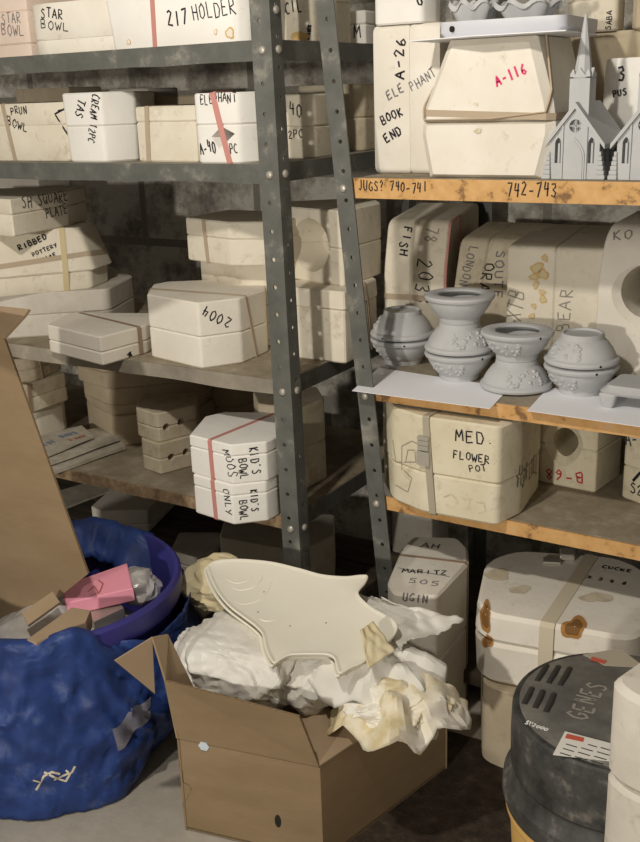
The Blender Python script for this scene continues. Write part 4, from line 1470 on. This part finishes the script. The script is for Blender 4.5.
def decal(t, quad, mat, name, parent, off=.0012, z=None, label=None):
    bm = bmesh.new()
    vs = []
    Q = [at(*p, z=z) for p in quad]
    for o in (0.0, off):
        vs.append([q + Vector((0, 0, o)) for q in Q])
    ring_loft(bm, vs)
    return part(t, name, bm, mat, parent, None, label)


lb = decal(t, [(565, 732), (622, 747), (622, 763), (553, 755)], 'label_white', 'warning_label', lid, .0012, ZL + .0004)
decal(t, [(567, 734), (584, 738), (583, 742), (565, 738)], 'label_red', 'label_heading', lb, .0006, ZL + .0018)
bm = bmesh.new()
tl = bvh(t)
for i in range(4):
    for (a, b) in (((.42, .64), (.67, .95)) if i == 0 else ((0.04, .30), (.34, .62), (.66, .95))):
        y0 = 738.5 + i * 4.4
        x0 = 565 - i * 3
        pa, pb = at(x0 + 50 * a + 2, y0 + 12.5 * a + .5, z=ZL + .0019), at(x0 + 50 * b, y0 + 12.5 * b + .5, z=ZL + .0019)
        ribbon(bm, [pa, pb], [Vector((0, 0, 1))] * 2, .0018, 0)
part(t, 'label_print', bm, 'ink', lb, None)
decal(t, [(583, 655), (620, 649), (645, 668), (605, 666)], 'strap_grey', 'pale_label', lid, .0012, ZL + .0004)
decal(t, [(592, 657), (607, 661), (604, 664), (590, 660)], 'label_red', 'label_heading', lid, .0006, ZL + .0018)

# white mould stack in the lower right corner
GW = 'white moulds at the lower right corner'
W0 = [(604, None, 1.045), (700, None, 1.02)]
t = mould('Q0', 'white mould on the floor at the bottom of the right corner stack', W0, 0.0, h=.26, depth=.14, seams=(.5,), mat='plaster_clean', r=.02, group=GW)
t = mould('Q1', 'white two-part mould standing on top in front of the black lidded bucket', [(596, None, 1.045), (612, None, 1.02), (720, None, 1.00)], .261, top=695, ref=1, depth=.13, seams=(.62,), mat='plaster_grey', r=.025, bev=.008, group=GW)

# ================================================================== foreground: blue tub, bag and big carton
TC = Vector((-1.455, 1.25, 0))
TR, TZ = .268, .355
t = thing('laundry_tub', 'blue plastic tub wrapped in a blue plastic bag', 'tub', tuple(TC))
bm = bmesh.new()
lathe(bm, [(.20, 0), (.205, .004), (.252, TZ - .05), (.256, TZ - .048), (TR, TZ - .046), (TR + .004, TZ - .03), (TR + .003, TZ - .006), (TR - .002, TZ), (TR - .010, TZ - .001), (TR - .014, TZ - .012), (.246, TZ - .05), (.197, .012), (.01, .01)], seg=80)
part(t, 'tub_body', bm, 'tub_plastic', None, 35, world=False)
# bag: a wrinkled sleeve round the tub, folded over the rim except on the right


def wr(a, z, s, seed=0):
    v = Vector((math.cos(a) * 2.2, math.sin(a) * 2.2, z * 4 + seed))
    return noise.ridged_multi_fractal(v * s, 1.0, 2.1, 4, 1.0, 2.0)


def sm(x, a, b):
    k = min(1, max(0, (x - a) / (b - a)))
    return k * k * (3 - 2 * k)


def bag_shell(a0, a1, topf, foldf, n=150, m=46, bulge=.03, seed=0):
    bm = bmesh.new()
    grid = []
    for i in range(n + 1):
        a = math.radians(a0 + (a1 - a0) * i / n)
        col = []
        zt_ = topf(math.degrees(a))
        fd = foldf(math.degrees(a))
        for j in range(m + 1):
            s = j / m
            wv = (wr(a, s, 1.0, seed) - 1.1) * .006 + noise.noise(Vector((a * 3, s * 3, seed))) * .018
            wv -= (abs(noise.noise(Vector((a * 5 + s * 5, s * 6 - a * 2, seed + 3)))) - .25) * .022 + (abs(noise.noise(Vector((a * 11 - s * 6, s * 10, seed + 7)))) - .25) * .012
            dg = (math.degrees(a) + 180) % 360 - 180
            flare = sm(dg, -190, -130) * (1 - sm(dg, -25, 5))
            if s < .8:
                q = s / .8
                z = zt_ * q
                r = .215 + (TR + .010 - .215) * q ** .8 + bulge * math.sin(math.pi * q) * (1 + .5 * math.sin(a * 2)) + wv * (.45 + .55 * math.sin(math.pi * q)) + .062 * flare * (1 - q) ** 1.7
                r = max(r, .205 + (.262 - .205) * (z / TZ) + .012 if z < TZ - .055 else TR + .008)
                z += abs(wv) * .4 * (1 - q)
            else:
                q = (s - .8) / .2
                r = TR + .010 - (.030 + fd) * q
                z = zt_ + .012 * math.sin(math.pi * min(1, q * 1.4)) - fd * 1.2 * q ** 2
                r += wv * .6
                z += wv * .3
            col.append(bm.verts.new((r * math.cos(a), r * math.sin(a), max(.002, z))))
        grid.append(col)
    for i in range(n):
        for j in range(m):
            bm.faces.new((grid[i][j], grid[i + 1][j], grid[i + 1][j + 1], grid[i][j + 1]))
    return bm


def top_right(d):      # the bag has slipped down below the rim between -22 and 78 degrees
    d = (d + 180) % 360 - 180
    dip = sm(d, -34, 0) * (1 - sm(d, 62, 86))
    return TZ + .003 - dip * .10 + .010 * noise.noise(Vector((d * .05, 3, 1)))


def fold(d):
    d = (d + 180) % 360 - 180
    dip = sm(d, -32, -8) * (1 - sm(d, 62, 80))
    return .05 * (1 - dip) + (-.034) * dip


bm = bag_shell(-200, 160, top_right, fold, n=240, seed=2)
bmesh.ops.remove_doubles(bm, verts=bm.verts, dist=1e-5)
bag = part(t, 'plastic_bag', bm, 'blue_tarp', None, 60, label='wrinkled blue plastic bag', world=False)
md = bag.modifiers.new('thick', 'SOLIDIFY')
md.thickness = .0012
tr = bvh(t)
# white print and a clear tape strip on the bag
sp = []
scr = [[(36, 790), (44, 776), (52, 772), (60, 774)], [(44, 772), (56, 778), (66, 781), (70, 774), (66, 770)], [(54, 780), (62, 776), (72, 772), (75, 766)], [(33, 780), (40, 782)]]
scribble(t, scr, 'strap_cream', .004, tree=tr)
bm = bmesh.new()
n = 10
G = []
for i in range(n + 1):
    row = []
    for j in range(5):
        u, v = i / n, j / 4
        px = 112 + 38 * u + 6 * v * (1 - u)
        py = 728 - 34 * u + 22 * v + 3 * math.sin(u * 9)
        p, nn = hit(tr, px, py)
        row.append(bm.verts.new(p + nn * .0025))
    G.append(row)
for i in range(n):
    for j in range(4):
        bm.faces.new((G[i][j], G[i + 1][j], G[i + 1][j + 1], G[i][j + 1]))
part(t, 'clear_tape', bm, 'tape_clear', bag, 60)

# things in the tub
TZc = TZ - .045


def crumple(name, label, cat, c, rad, seed, mat, amp=.16, sub=5, flat=None, group=None, partname='crumpled_sheet', thing_obj=None, angle=28, freq=1.0, shape=None):
    bm = bmesh.new()
    bmesh.ops.create_icosphere(bm, subdivisions=sub, radius=1.0)
    rnd = random.Random(seed)
    folds = []
    for s, k in ((1.4, .46), (2.6, .30), (5.2, .17), (10.0, .09)):
        for _ in range(5):
            d = Vector((rnd.gauss(0, 1), rnd.gauss(0, 1), rnd.gauss(0, 1))).normalized()
            folds.append((d * s * freq, rnd.uniform(0, 2), k / 2.2))
    for v in bm.verts:
        p = v.co.copy()
        q = p + noise.noise_vector(p * 1.3 + Vector((seed, 0, 0))) * .35
        d = 0
        for f, ph, k in folds:
            x = (q.dot(f) + ph) % 2
            d += k * (abs(x - 1) - .5)
        g = 1 + amp * 2 * d + .10 * noise.noise(p * 1.1 + Vector((0, seed, 0)))
        x = p * g
        if shape:
            x = shape(x, p)
        v.co = Vector((x.x * rad[0], x.y * rad[1], x.z * rad[2]))
    t_ = thing_obj or thing(name, label, cat, tuple(c), group)
    off = Vector(c) - Vector(root_of(t_).location)
    bmesh.ops.translate(bm, verts=bm.verts, vec=off)
    return t_, part(t_, partname, bm, mat, None, angle, world=False)


c = at(98, 622, z=.30)
crumple('plastic_wrap', 'heap of crumpled clear plastic wrap filling the blue tub', 'plastic wrap', (TC.x + .06, TC.y - .02, .235), (.15, .15, .085), 3, 'wrap_film', .12, 5)
c = at(138, 578, z=.335)
crumple('plastic_wrap', 'grey plastic wrap beside the pink paper in the blue tub', 'plastic wrap', (c.x - .01, c.y, .315), (.055, .050, .035), 8, 'wrap_film', .2, 4)


def slabpx(name, label, cat, quad, zs_, th, mat, pname, group=None, bev=.002):
    Q = [at(p[0], p[1], z=z) for p, z in zip(quad, zs_)]
    t_ = thing(name, label, cat, tuple(sum(Q, Vector()) / len(Q)), group)
    n_ = (Q[1] - Q[0]).cross(Q[-1] - Q[0]).normalized()
    if n_.z < 0:
        n_ = -n_
    bm = bmesh.new()
    cc = sum(Q, Vector()) / len(Q)
    shr = lambda k, d: [cc + (q_ - cc) * k - n_ * d for q_ in Q]
    ring_loft(bm, [shr(.975, 0), shr(1, bev), shr(1, th - bev), shr(.975, th)])
    o_ = part(t_, pname, bm, mat, None, 25)
    return t_, o_


t, o = slabpx('paper_pack', 'pack of bright pink paper lying in the blue tub', 'paper', [(61, 586), (127, 563), (133, 588), (66, 603)], [.345, .352, .352, .345], .028, 'pink_paper', 'paper_block')
tr = bvh(t)
scribble(t, [[(88, 592), (94, 586), (99, 594), (103, 584), (98, 580)], [(90, 596), (100, 592)]], 'ink_faded_red', .0022, tree=tr)
t, o = slabpx('cardboard_piece', 'tan cardboard tube piece lying on the front rim of the blue tub', 'cardboard', [(26, 640), (72, 607), (91, 610), (86, 622), (36, 643)], [.364, .364, .368, .364, .364], .034, 'cardboard_inner', 'cardboard_body', bev=.008)
t, o = slabpx('cardboard_piece', 'small flat cardboard piece leaning by the big carton panel in the tub', 'cardboard', [(22, 612), (53, 591), (60, 602), (28, 625)], [.36, .372, .362, .350], .006, 'cardboard_inner', 'cardboard_body', bev=.001)
t, o = slabpx('foil_pack', 'shiny silver pack under the pink paper in the blue tub', 'pack', [(86, 612), (118, 600), (124, 608), (94, 622)], [.318, .318, .318, .318], .02, 'bolt_metal', 'pack_body', bev=.004)

# big open carton panel on the left
P0, P1, P2, P3 = at(-60, 308, y=1.20), at(4, 338, y=1.20), at(88, 574, y=1.215), at(-30, 668, y=1.205)
t = thing('carton_panel', 'big brown cardboard panel standing up in the blue tub at the left', 'cardboard', tuple((P1 + P2) / 2 * 1.0))
bm = bmesh.new()
bk = Vector((-.002, .006, 0))
ring_loft(bm, [[P0, P1, P2, P3], [P0 + bk, P1 + bk, P2 + bk, P3 + bk]])
o = part(t, 'panel', bm, 'cardboard', None, None)
bm = bmesh.new()
f0, f1, f2 = at(-60, 300, y=1.13), at(29, 309, y=1.10), at(24, 316, y=1.105)
ring_loft(bm, [[P0, f0, f1, f2, P1], [p + Vector((0, .004, -.003)) for p in (P0, f0, f1, f2, P1)]])
part(t, 'flap', bm, 'cardboard_inner', o, None)

# ================================================================== open carton with wrapped plates
ZT = .19
FL, NR = at(177, 739, z=ZT), at(320, 768, z=ZT)
side = Vector((.075, .335, 0))
BL, BR = FL + side + Vector((-.03, 0, 0)), NR + side
t = thing('open_carton', 'open brown cardboard carton holding plates and crumpled tissue paper', 'box', tuple((FL + NR + BL + BR) / 4 - Vector((0, 0, ZT))))


def sheetpoly(bm, pts, thick):
    pts = [Vector(p) for p in pts]
    n_ = (pts[1] - pts[0]).cross(pts[-1] - pts[0]).normalized() * thick
    ring_loft(bm, [pts, [p + n_ for p in pts]])


def dn(p, z=0.002):
    return Vector((p.x, p.y, z))


out = {}
for nm, a, b in (('front_panel', FL, NR), ('side_panel', NR, BR), ('back_panel', BR, BL), ('side_panel', BL, FL)):
    bm = bmesh.new()
    sheetpoly(bm, [dn(a), dn(b), b, a], -.005)
    o = part(t, nm, bm, 'cardboard', None, None)
    out[nm + str(len(out))] = o
bm = bmesh.new()
sheetpoly(bm, [dn(FL, .004), dn(NR, .004), dn(BR, .004), dn(BL, .004)], .004)
part(t, 'bottom_panel', bm, 'cardboard', None, None)
fp = out['front_panel0']
# front flap standing straight up from its crease
tl_, tr_ = at(164, 681, y=FL.y - .012), at(299, 717, y=NR.y - .018 - .004)
bm = bmesh.new()
sheetpoly(bm, [FL + Vector((0, 0, .001)), NR + Vector((-.002, 0, .001)), tr_, tl_], -.005)
ff = part(t, 'front_flap', bm, 'cardboard', None, None)
bm = bmesh.new()
d_ = (tr_ - tl_)
pts = [tl_ + d_ * k / 60 + Vector((0, -.0005, .0006)) for k in range(61)]
for k in range(60):
    off = Vector((0, .003 + .0018 * math.sin(k * 2.1), 0))
    bmv = [pts[k] + off, pts[k + 1] + Vector((0, .003 + .0018 * math.sin((k + 1) * 2.1), 0))]
    ribbon(bm, bmv, [Vector((0, 0, 1))] * 2, .0012, .0003)
part(t, 'corrugated_edge', bm, 'cardboard_edge', ff, None)
# left flap standing, bent outward, with a torn outer flap
lt = at(151, 637, y=FL.y - .01)
bdir = (BL - FL)
lt2 = lt + Vector((.02, .09, -.05))
bm = bmesh.new()
sheetpoly(bm, [FL + bdir * .22 + Vector((0, 0, .001)), FL + Vector((-.002, 0, .001)), tl_ + Vector((-.004, .004, 0)), lt, lt + bdir * .10 + Vector((0, 0, -.01))], -.005)
lf = part(t, 'side_flap', bm, 'cardboard_inner', None, None)
ft = at(115, 661, y=1.075)
bm = bmesh.new()
sheetpoly(bm, [lt + Vector((-.001, .004, -.004)), ft, at(155, 694, y=FL.y - .012)], -.004)
part(t, 'torn_flap', bm, 'cardboard_inner', lf, None)
# right flap folded in
r0, r1 = NR, NR.lerp(BR, .30)
bm = bmesh.new()
sheetpoly(bm, [r0 + Vector((0, 0, .001)), r1 + Vector((0, 0, .001)), at(322, 704, z=ZT + .025), at(301, 718, z=ZT + .015)], .005)
part(t, 'side_flap', bm, 'cardboard_inner', None, None)
trc = bvh(t)
st = [(math.cos(k * math.pi / 3), math.sin(k * math.pi / 3)) for k in range(6)]
p, n = hit(trc, 204, 746)
bm = bmesh.new()
s_ = n.cross(Vector((0, 0, 1))).normalized()
u_ = s_.cross(n)
ring_loft(bm, [[p + n * d + s_ * (.0105 * a) + u_ * (.009 * b) for a, b in st] for d in (.0003, .0016)])
part(t, 'pale_sticker', bm, 'blue_sticker', fp, None)
p, n = hit(trc, 278, 821)
bm = bmesh.new()
ring_loft(bm, [[p + n * d + s_ * (.006 * math.cos(k * .524)) + u_ * (.013 * math.sin(k * .524)) for k in range(12)] for d in (-.004, .0006)])
part(t, 'hand_hole', bm, 'dark_hole', fp, None)
scribble(t, [[(171, 760), (178, 785), (184, 808)]], 'cardboard_edge', .002, tree=trc)

# tissue bundles and plates
flat_top = lambda zmax: (lambda x, p: Vector((x.x, x.y, min(x.z, zmax + (x.z - zmax) * .25))))
crumple('tissue_bundle', 'white crumpled tissue bundle at the left of the open carton', 'tissue paper', (-1.022, 1.30, .268), (.132, .10, .088), 11, 'tissue_white', .17, 6, group='tissue bundles in the open carton', shape=flat_top(.62), angle=15, freq=1.3)
crumple('tissue_bundle', 'yellow stained tissue bundle hanging over the right corner of the carton', 'tissue paper', (-.735, 1.345, .245), (.10, .075, .058), 57, 'tissue_stained', .24, 6, group='tissue bundles in the open carton', freq=1.5, angle=15)
crumple('tissue_bundle', 'cream tissue bundle at the back left under the plate tip', 'tissue paper', at(225, 586, z=.29), (.095, .07, .055), 31, 'tissue_cream', .24, 5, group='tissue bundles in the open carton', angle=18)
crumple('tissue_bundle', 'low white tissue bundle under the plates in the middle of the carton', 'tissue paper', (-.885, 1.36, .265), (.075, .10, .062), 41, 'tissue_white', .22, 5, group='tissue bundles in the open carton', angle=18)


def drape(label, c, rx, ry, h, droop, seed, mat, amp=.010, n=60, m=26, ang=0.0, tilt=(0, 0)):
    """a thin crumpled sheet lying over a bundle, its ragged rim hanging down"""
    t_ = thing('tissue_sheet', label, 'tissue paper', c, 'loose tissue sheets on the carton')
    rnd = random.Random(seed)
    fl = [(Vector((rnd.gauss(0, 1), rnd.gauss(0, 1), rnd.gauss(0, .6))).normalized() * s_, rnd.uniform(0, 2), k) for s_, k in ((16, .55), (30, .32), (60, .18)) for _ in range(5)]
    bm = bmesh.new()
    rings = []
    for j in range(m + 1):
        r = max(.02, j / m)
        row = []
        for i in range(n):
            a = 2 * math.pi * i / n
            e = 1 + .26 * noise.noise(Vector((math.cos(a) * 1.6, math.sin(a) * 1.6, seed))) + (.10 * noise.noise(Vector((a * 5, 0, seed))) if j > m * .7 else 0) * r
            x, y = rx * r * e * math.cos(a), ry * r * e * math.sin(a)
            x, y = x * math.cos(ang) - y * math.sin(ang), x * math.sin(ang) + y * math.cos(ang)
            z = h * (1 - r ** 2.0) - droop * r ** 3 * (1 + .8 * noise.noise(Vector((math.cos(a) * 2, math.sin(a) * 2, seed + 9)))) + x * tilt[0] + y * tilt[1]
            z += .016 * r ** 2 * math.sin(7 * a + seed + 3 * noise.noise(Vector((a, r, seed))))
            p = Vector((x, y, z))
            q_ = p + noise.noise_vector(p * 14 + Vector((seed, 0, 0))) * .015
            d = sum(k * (abs((q_.dot(f) + ph) % 2 - 1) - .5) for f, ph, k in fl)
            nn = Vector((x / rx, y / ry, .9)).normalized()
            row.append(bm.verts.new(p + nn * d * amp * 1.6))
        rings.append(row)
    for A, B in zip(rings[:-1], rings[1:]):
        for i in range(n):
            bm.faces.new((A[i], A[(i + 1) % n], B[(i + 1) % n], B[i]))
    bm.faces.new(rings[0])
    o_ = part(t_, 'sheet', bm, mat, None, 18, world=False)
    md_ = o_.modifiers.new('thick', 'SOLIDIFY')
    md_.thickness = .0010
    return t_


drape('yellow stained tissue sheet draped over the right corner of the carton', (-.722, 1.345, .268), .125, .098, .034, .040, 5, 'tissue_stained', .012, ang=.3)
drape('white tissue sheet spread over the yellow stained one beside the plate tail', (-.765, 1.372, .298), .118, .092, .040, .030, 14, 'tissue_white', .010, ang=.4)
for i, (px, py, rr, lab) in enumerate(((210, 690, .022, 'grey round clay piece lying at the front left inside the carton'), (247, 690, .02, 'grey round clay piece lying in the middle inside the carton'), (272, 705, .018, 'grey round clay piece lying by the front flap inside the carton'))):
    c = at(px, py, z=.20)
    t = thing('clay_candle_holder', lab, 'candle holder', tuple(c), 'grey clay pieces in the carton')
    bm = bmesh.new()
    lathe(bm, [(.001, -.02), (rr, -.018), (rr * 1.1, 0), (rr, .01), (rr * .6, .014), (rr * .55, .02), (.001, .021)], seg=24)
    part(t, 'holder_body', bm, 'grey_clay', None, 35, world=False)

PN = Vector((.05, -.16, 1)).normalized()
PP = at(290, 620, z=.355)


def atp(px, py, lift=0.0):
    d = ray(px, py)
    q0 = PP + PN * lift
    return CAM + d * ((q0 - CAM).dot(PN) / d.dot(PN))


SH = [(207, 570), (210, 564), (218, 561), (235, 559.5), (255, 560.5), (275, 563), (300, 569), (322, 575), (345, 577), (361, 575.5), (368, 576.5), (366, 583), (359, 592), (362, 599), (374, 609), (390, 618), (398, 627),
      (394, 637), (385, 645), (374, 652), (365, 662), (352, 668), (341, 674), (337, 671), (334, 660), (327, 655.5), (310, 655), (292, 655.5), (283, 659), (275, 664), (270, 660), (265, 648), (262, 635), (254, 626), (242, 617), (228, 606), (216, 591)]


def spline(P, k=5):
    out_ = []
    n_ = len(P)
    for i in range(n_):
        a, b, c_, d = (Vector(P[(i + j) % n_]) for j in (-1, 0, 1, 2))
        for j in range(k):
            s = j / k
            out_.append(.5 * ((2 * b) + (c_ - a) * s + (2 * a - 5 * b + 4 * c_ - d) * s * s + (3 * b - a - 3 * c_ + d) * s ** 3))
    return out_


def fish_plate(label, lift, shift, detail):
    out_ = spline(SH)
    W_ = [atp(p.x + shift[0], p.y + shift[1], lift) for p in out_]
    c = sum(W_, Vector()) / len(W_)
    t_ = thing('fish_plate', label, 'plate', tuple(c), 'fish plates in the carton')
    ax = (W_[0] - c)
    ax = (ax - PN * ax.dot(PN)).normalized()
    bx = PN.cross(ax)
    P2 = [((q - c).dot(ax), (q - c).dot(bx)) for q in W_]
    n_ = len(P2)
    # inward offset along the outline normal
    nr_ = []
    area = sum(P2[i][0] * P2[(i + 1) % n_][1] - P2[(i + 1) % n_][0] * P2[i][1] for i in range(n_))
    sg = 1 if area > 0 else -1
    for i in range(n_):
        d = Vector(P2[(i + 2) % n_]) - Vector(P2[i - 2])
        d.normalize()
        nr_.append(Vector((-d.y, d.x)) * sg)
    bm = bmesh.new()

    def ring(ins, z):
        return [bm.verts.new(c + ax * (P2[i][0] + nr_[i].x * ins) + bx * (P2[i][1] + nr_[i].y * ins) + PN * z) for i in range(n_)]
    R_ = [ring(.007, -.010), ring(.002, -.004), ring(0, .001), ring(.0012, .0028), ring(.0035, .0028), ring(.006, .0010), ring(.0085, .0)]
    for A, B in zip(R_[:-1], R_[1:]):
        for i in range(n_):
            bm.faces.new((A[i], A[(i + 1) % n_], B[(i + 1) % n_], B[i]))
    for rr in (R_[0], R_[-1]):
        es = [bm.edges.get((rr[i], rr[(i + 1) % n_])) for i in range(n_)]
        bmesh.ops.triangle_fill(bm, use_beauty=True, edges=es)
    o_ = part(t_, 'plate_body', bm, 'greenware_cream', None, 50)
    if detail:
        tr_ = bvh(t_)
        for pts_, r_ in (([(228, 585), (240, 590), (255, 586), (262, 577), (258, 568)], .0028), ([(222, 577), (236, 583), (250, 579), (254, 570)], .0022),
                         ([(258, 618), (268, 621), (282, 618)], .0024), ([(230, 601), (246, 604), (262, 598), (271, 584), (273, 572)], .0020)):
            path = []
            P_ = [Vector(q) for q in pts_]
            P_ = [2 * P_[0] - P_[1]] + P_ + [2 * P_[-1] - P_[-2]]
            pts_ = [.5 * (2 * b_ + (c_ - a_) * s_ + (2 * a_ - 5 * b_ + 4 * c_ - d_) * s_ * s_ + (3 * b_ - a_ - 3 * c_ + d_) * s_ ** 3) for a_, b_, c_, d_ in zip(P_, P_[1:], P_[2:], P_[3:]) for s_ in (0, .25, .5, .75)]
            for a, b in zip(pts_[:-1], pts_[1:]):
                for k in range(2):
                    q, nn = hit(tr_, a[0] + (b[0] - a[0]) * k / 2, a[1] + (b[1] - a[1]) * k / 2)
                    path.append(q + nn * (-r_ * .45))
            bm = bmesh.new()
            m_ = len(path)
            tube(bm, path, [r_ * (.3 + .7 * math.sin(math.pi * (k + .5) / m_)) for k in range(m_)], 8)
            part(t_, 'relief_line', bm, 'greenware_cream', o_, 80)
        for sp_ in ((264, 592), (326, 623), (290, 626), (258, 612)):
            q, nn = hit(tr_, *sp_)
            bm = bmesh.new()
            e1 = nn.cross(Vector((1, 0, 0))).normalized()
            e2 = nn.cross(e1)
            ring_loft(bm, [[q + nn * d + (e1 * math.cos(k * .8) + e2 * math.sin(k * .8)) * .0014 for k in range(8)] for d in (-.001, .0004)])
            part(t_, 'dark_speck', bm, 'ink', o_, None)
    return t_


fish_plate('cream fish-shaped plate on top of the tissue in the carton', 0, (0, 0), True)
fish_plate('second fish-shaped plate lying just under the top one', -.017, (-3, 3), False)

# loose tissue sheets standing up at the right


def tissue(label, ctrl, mat, seed, n=26, amp=.010, rag=.22):
    """a crumpled sheet hung between four corner points"""
    A, B, C_, D_ = [Vector(p) for p in ctrl]
    c = (A + B + C_ + D_) / 4
    t_ = thing('tissue_sheet', label, 'tissue paper', tuple(c), 'loose tissue sheets on the carton')
    bm = bmesh.new()
    rnd = random.Random(seed)
    fl = [(Vector((rnd.gauss(0, 1), rnd.gauss(0, 1), rnd.gauss(0, 1))).normalized() * s, rnd.uniform(0, 2), k) for s, k in ((22, .5), (40, .3), (70, .18)) for _ in range(4)]
    nn = (B - A).cross(D_ - A).normalized()
    g = []
    for i in range(n + 1):
        row = []
        for j in range(n + 1):
            u, v = i / n, j / n
            e = rag * .06 * noise.noise(Vector((u * 5, v * 5, seed)))
            p = A.lerp(B, u).lerp(D_.lerp(C_, u), v) + nn * e
            if i in (0, n) or j in (0, n):
                p += (c - p) * abs(noise.noise(Vector((u * 9, v * 9, seed + 4)))) * rag
            d = sum(k * (abs((p.dot(f) + ph) % 2 - 1) - .5) for f, ph, k in fl)
            row.append(bm.verts.new(p + nn * d * amp))
        g.append(row)
    for i in range(n):
        for j in range(n):
            bm.faces.new((g[i][j], g[i + 1][j], g[i + 1][j + 1], g[i][j + 1]))
    o_ = part(t_, 'sheet', bm, mat, None, 30)
    md_ = o_.modifiers.new('thick', 'SOLIDIFY')
    md_.thickness = .0012
    return t_


tissue('white tissue sheet peaking behind the tail of the fish plate', [at(352, 592, z=.335), at(388, 600, z=.36), at(466, 620, z=.33), at(400, 650, z=.335)], 'tissue_white', 3)
tissue('cream folded tissue flap lying on the tail of the fish plate', [at(360, 630, z=.375), at(373, 621, z=.377), at(396, 650, z=.352), at(368, 668, z=.345)], 'tissue_cream', 9, n=16, amp=.0012, rag=.06)
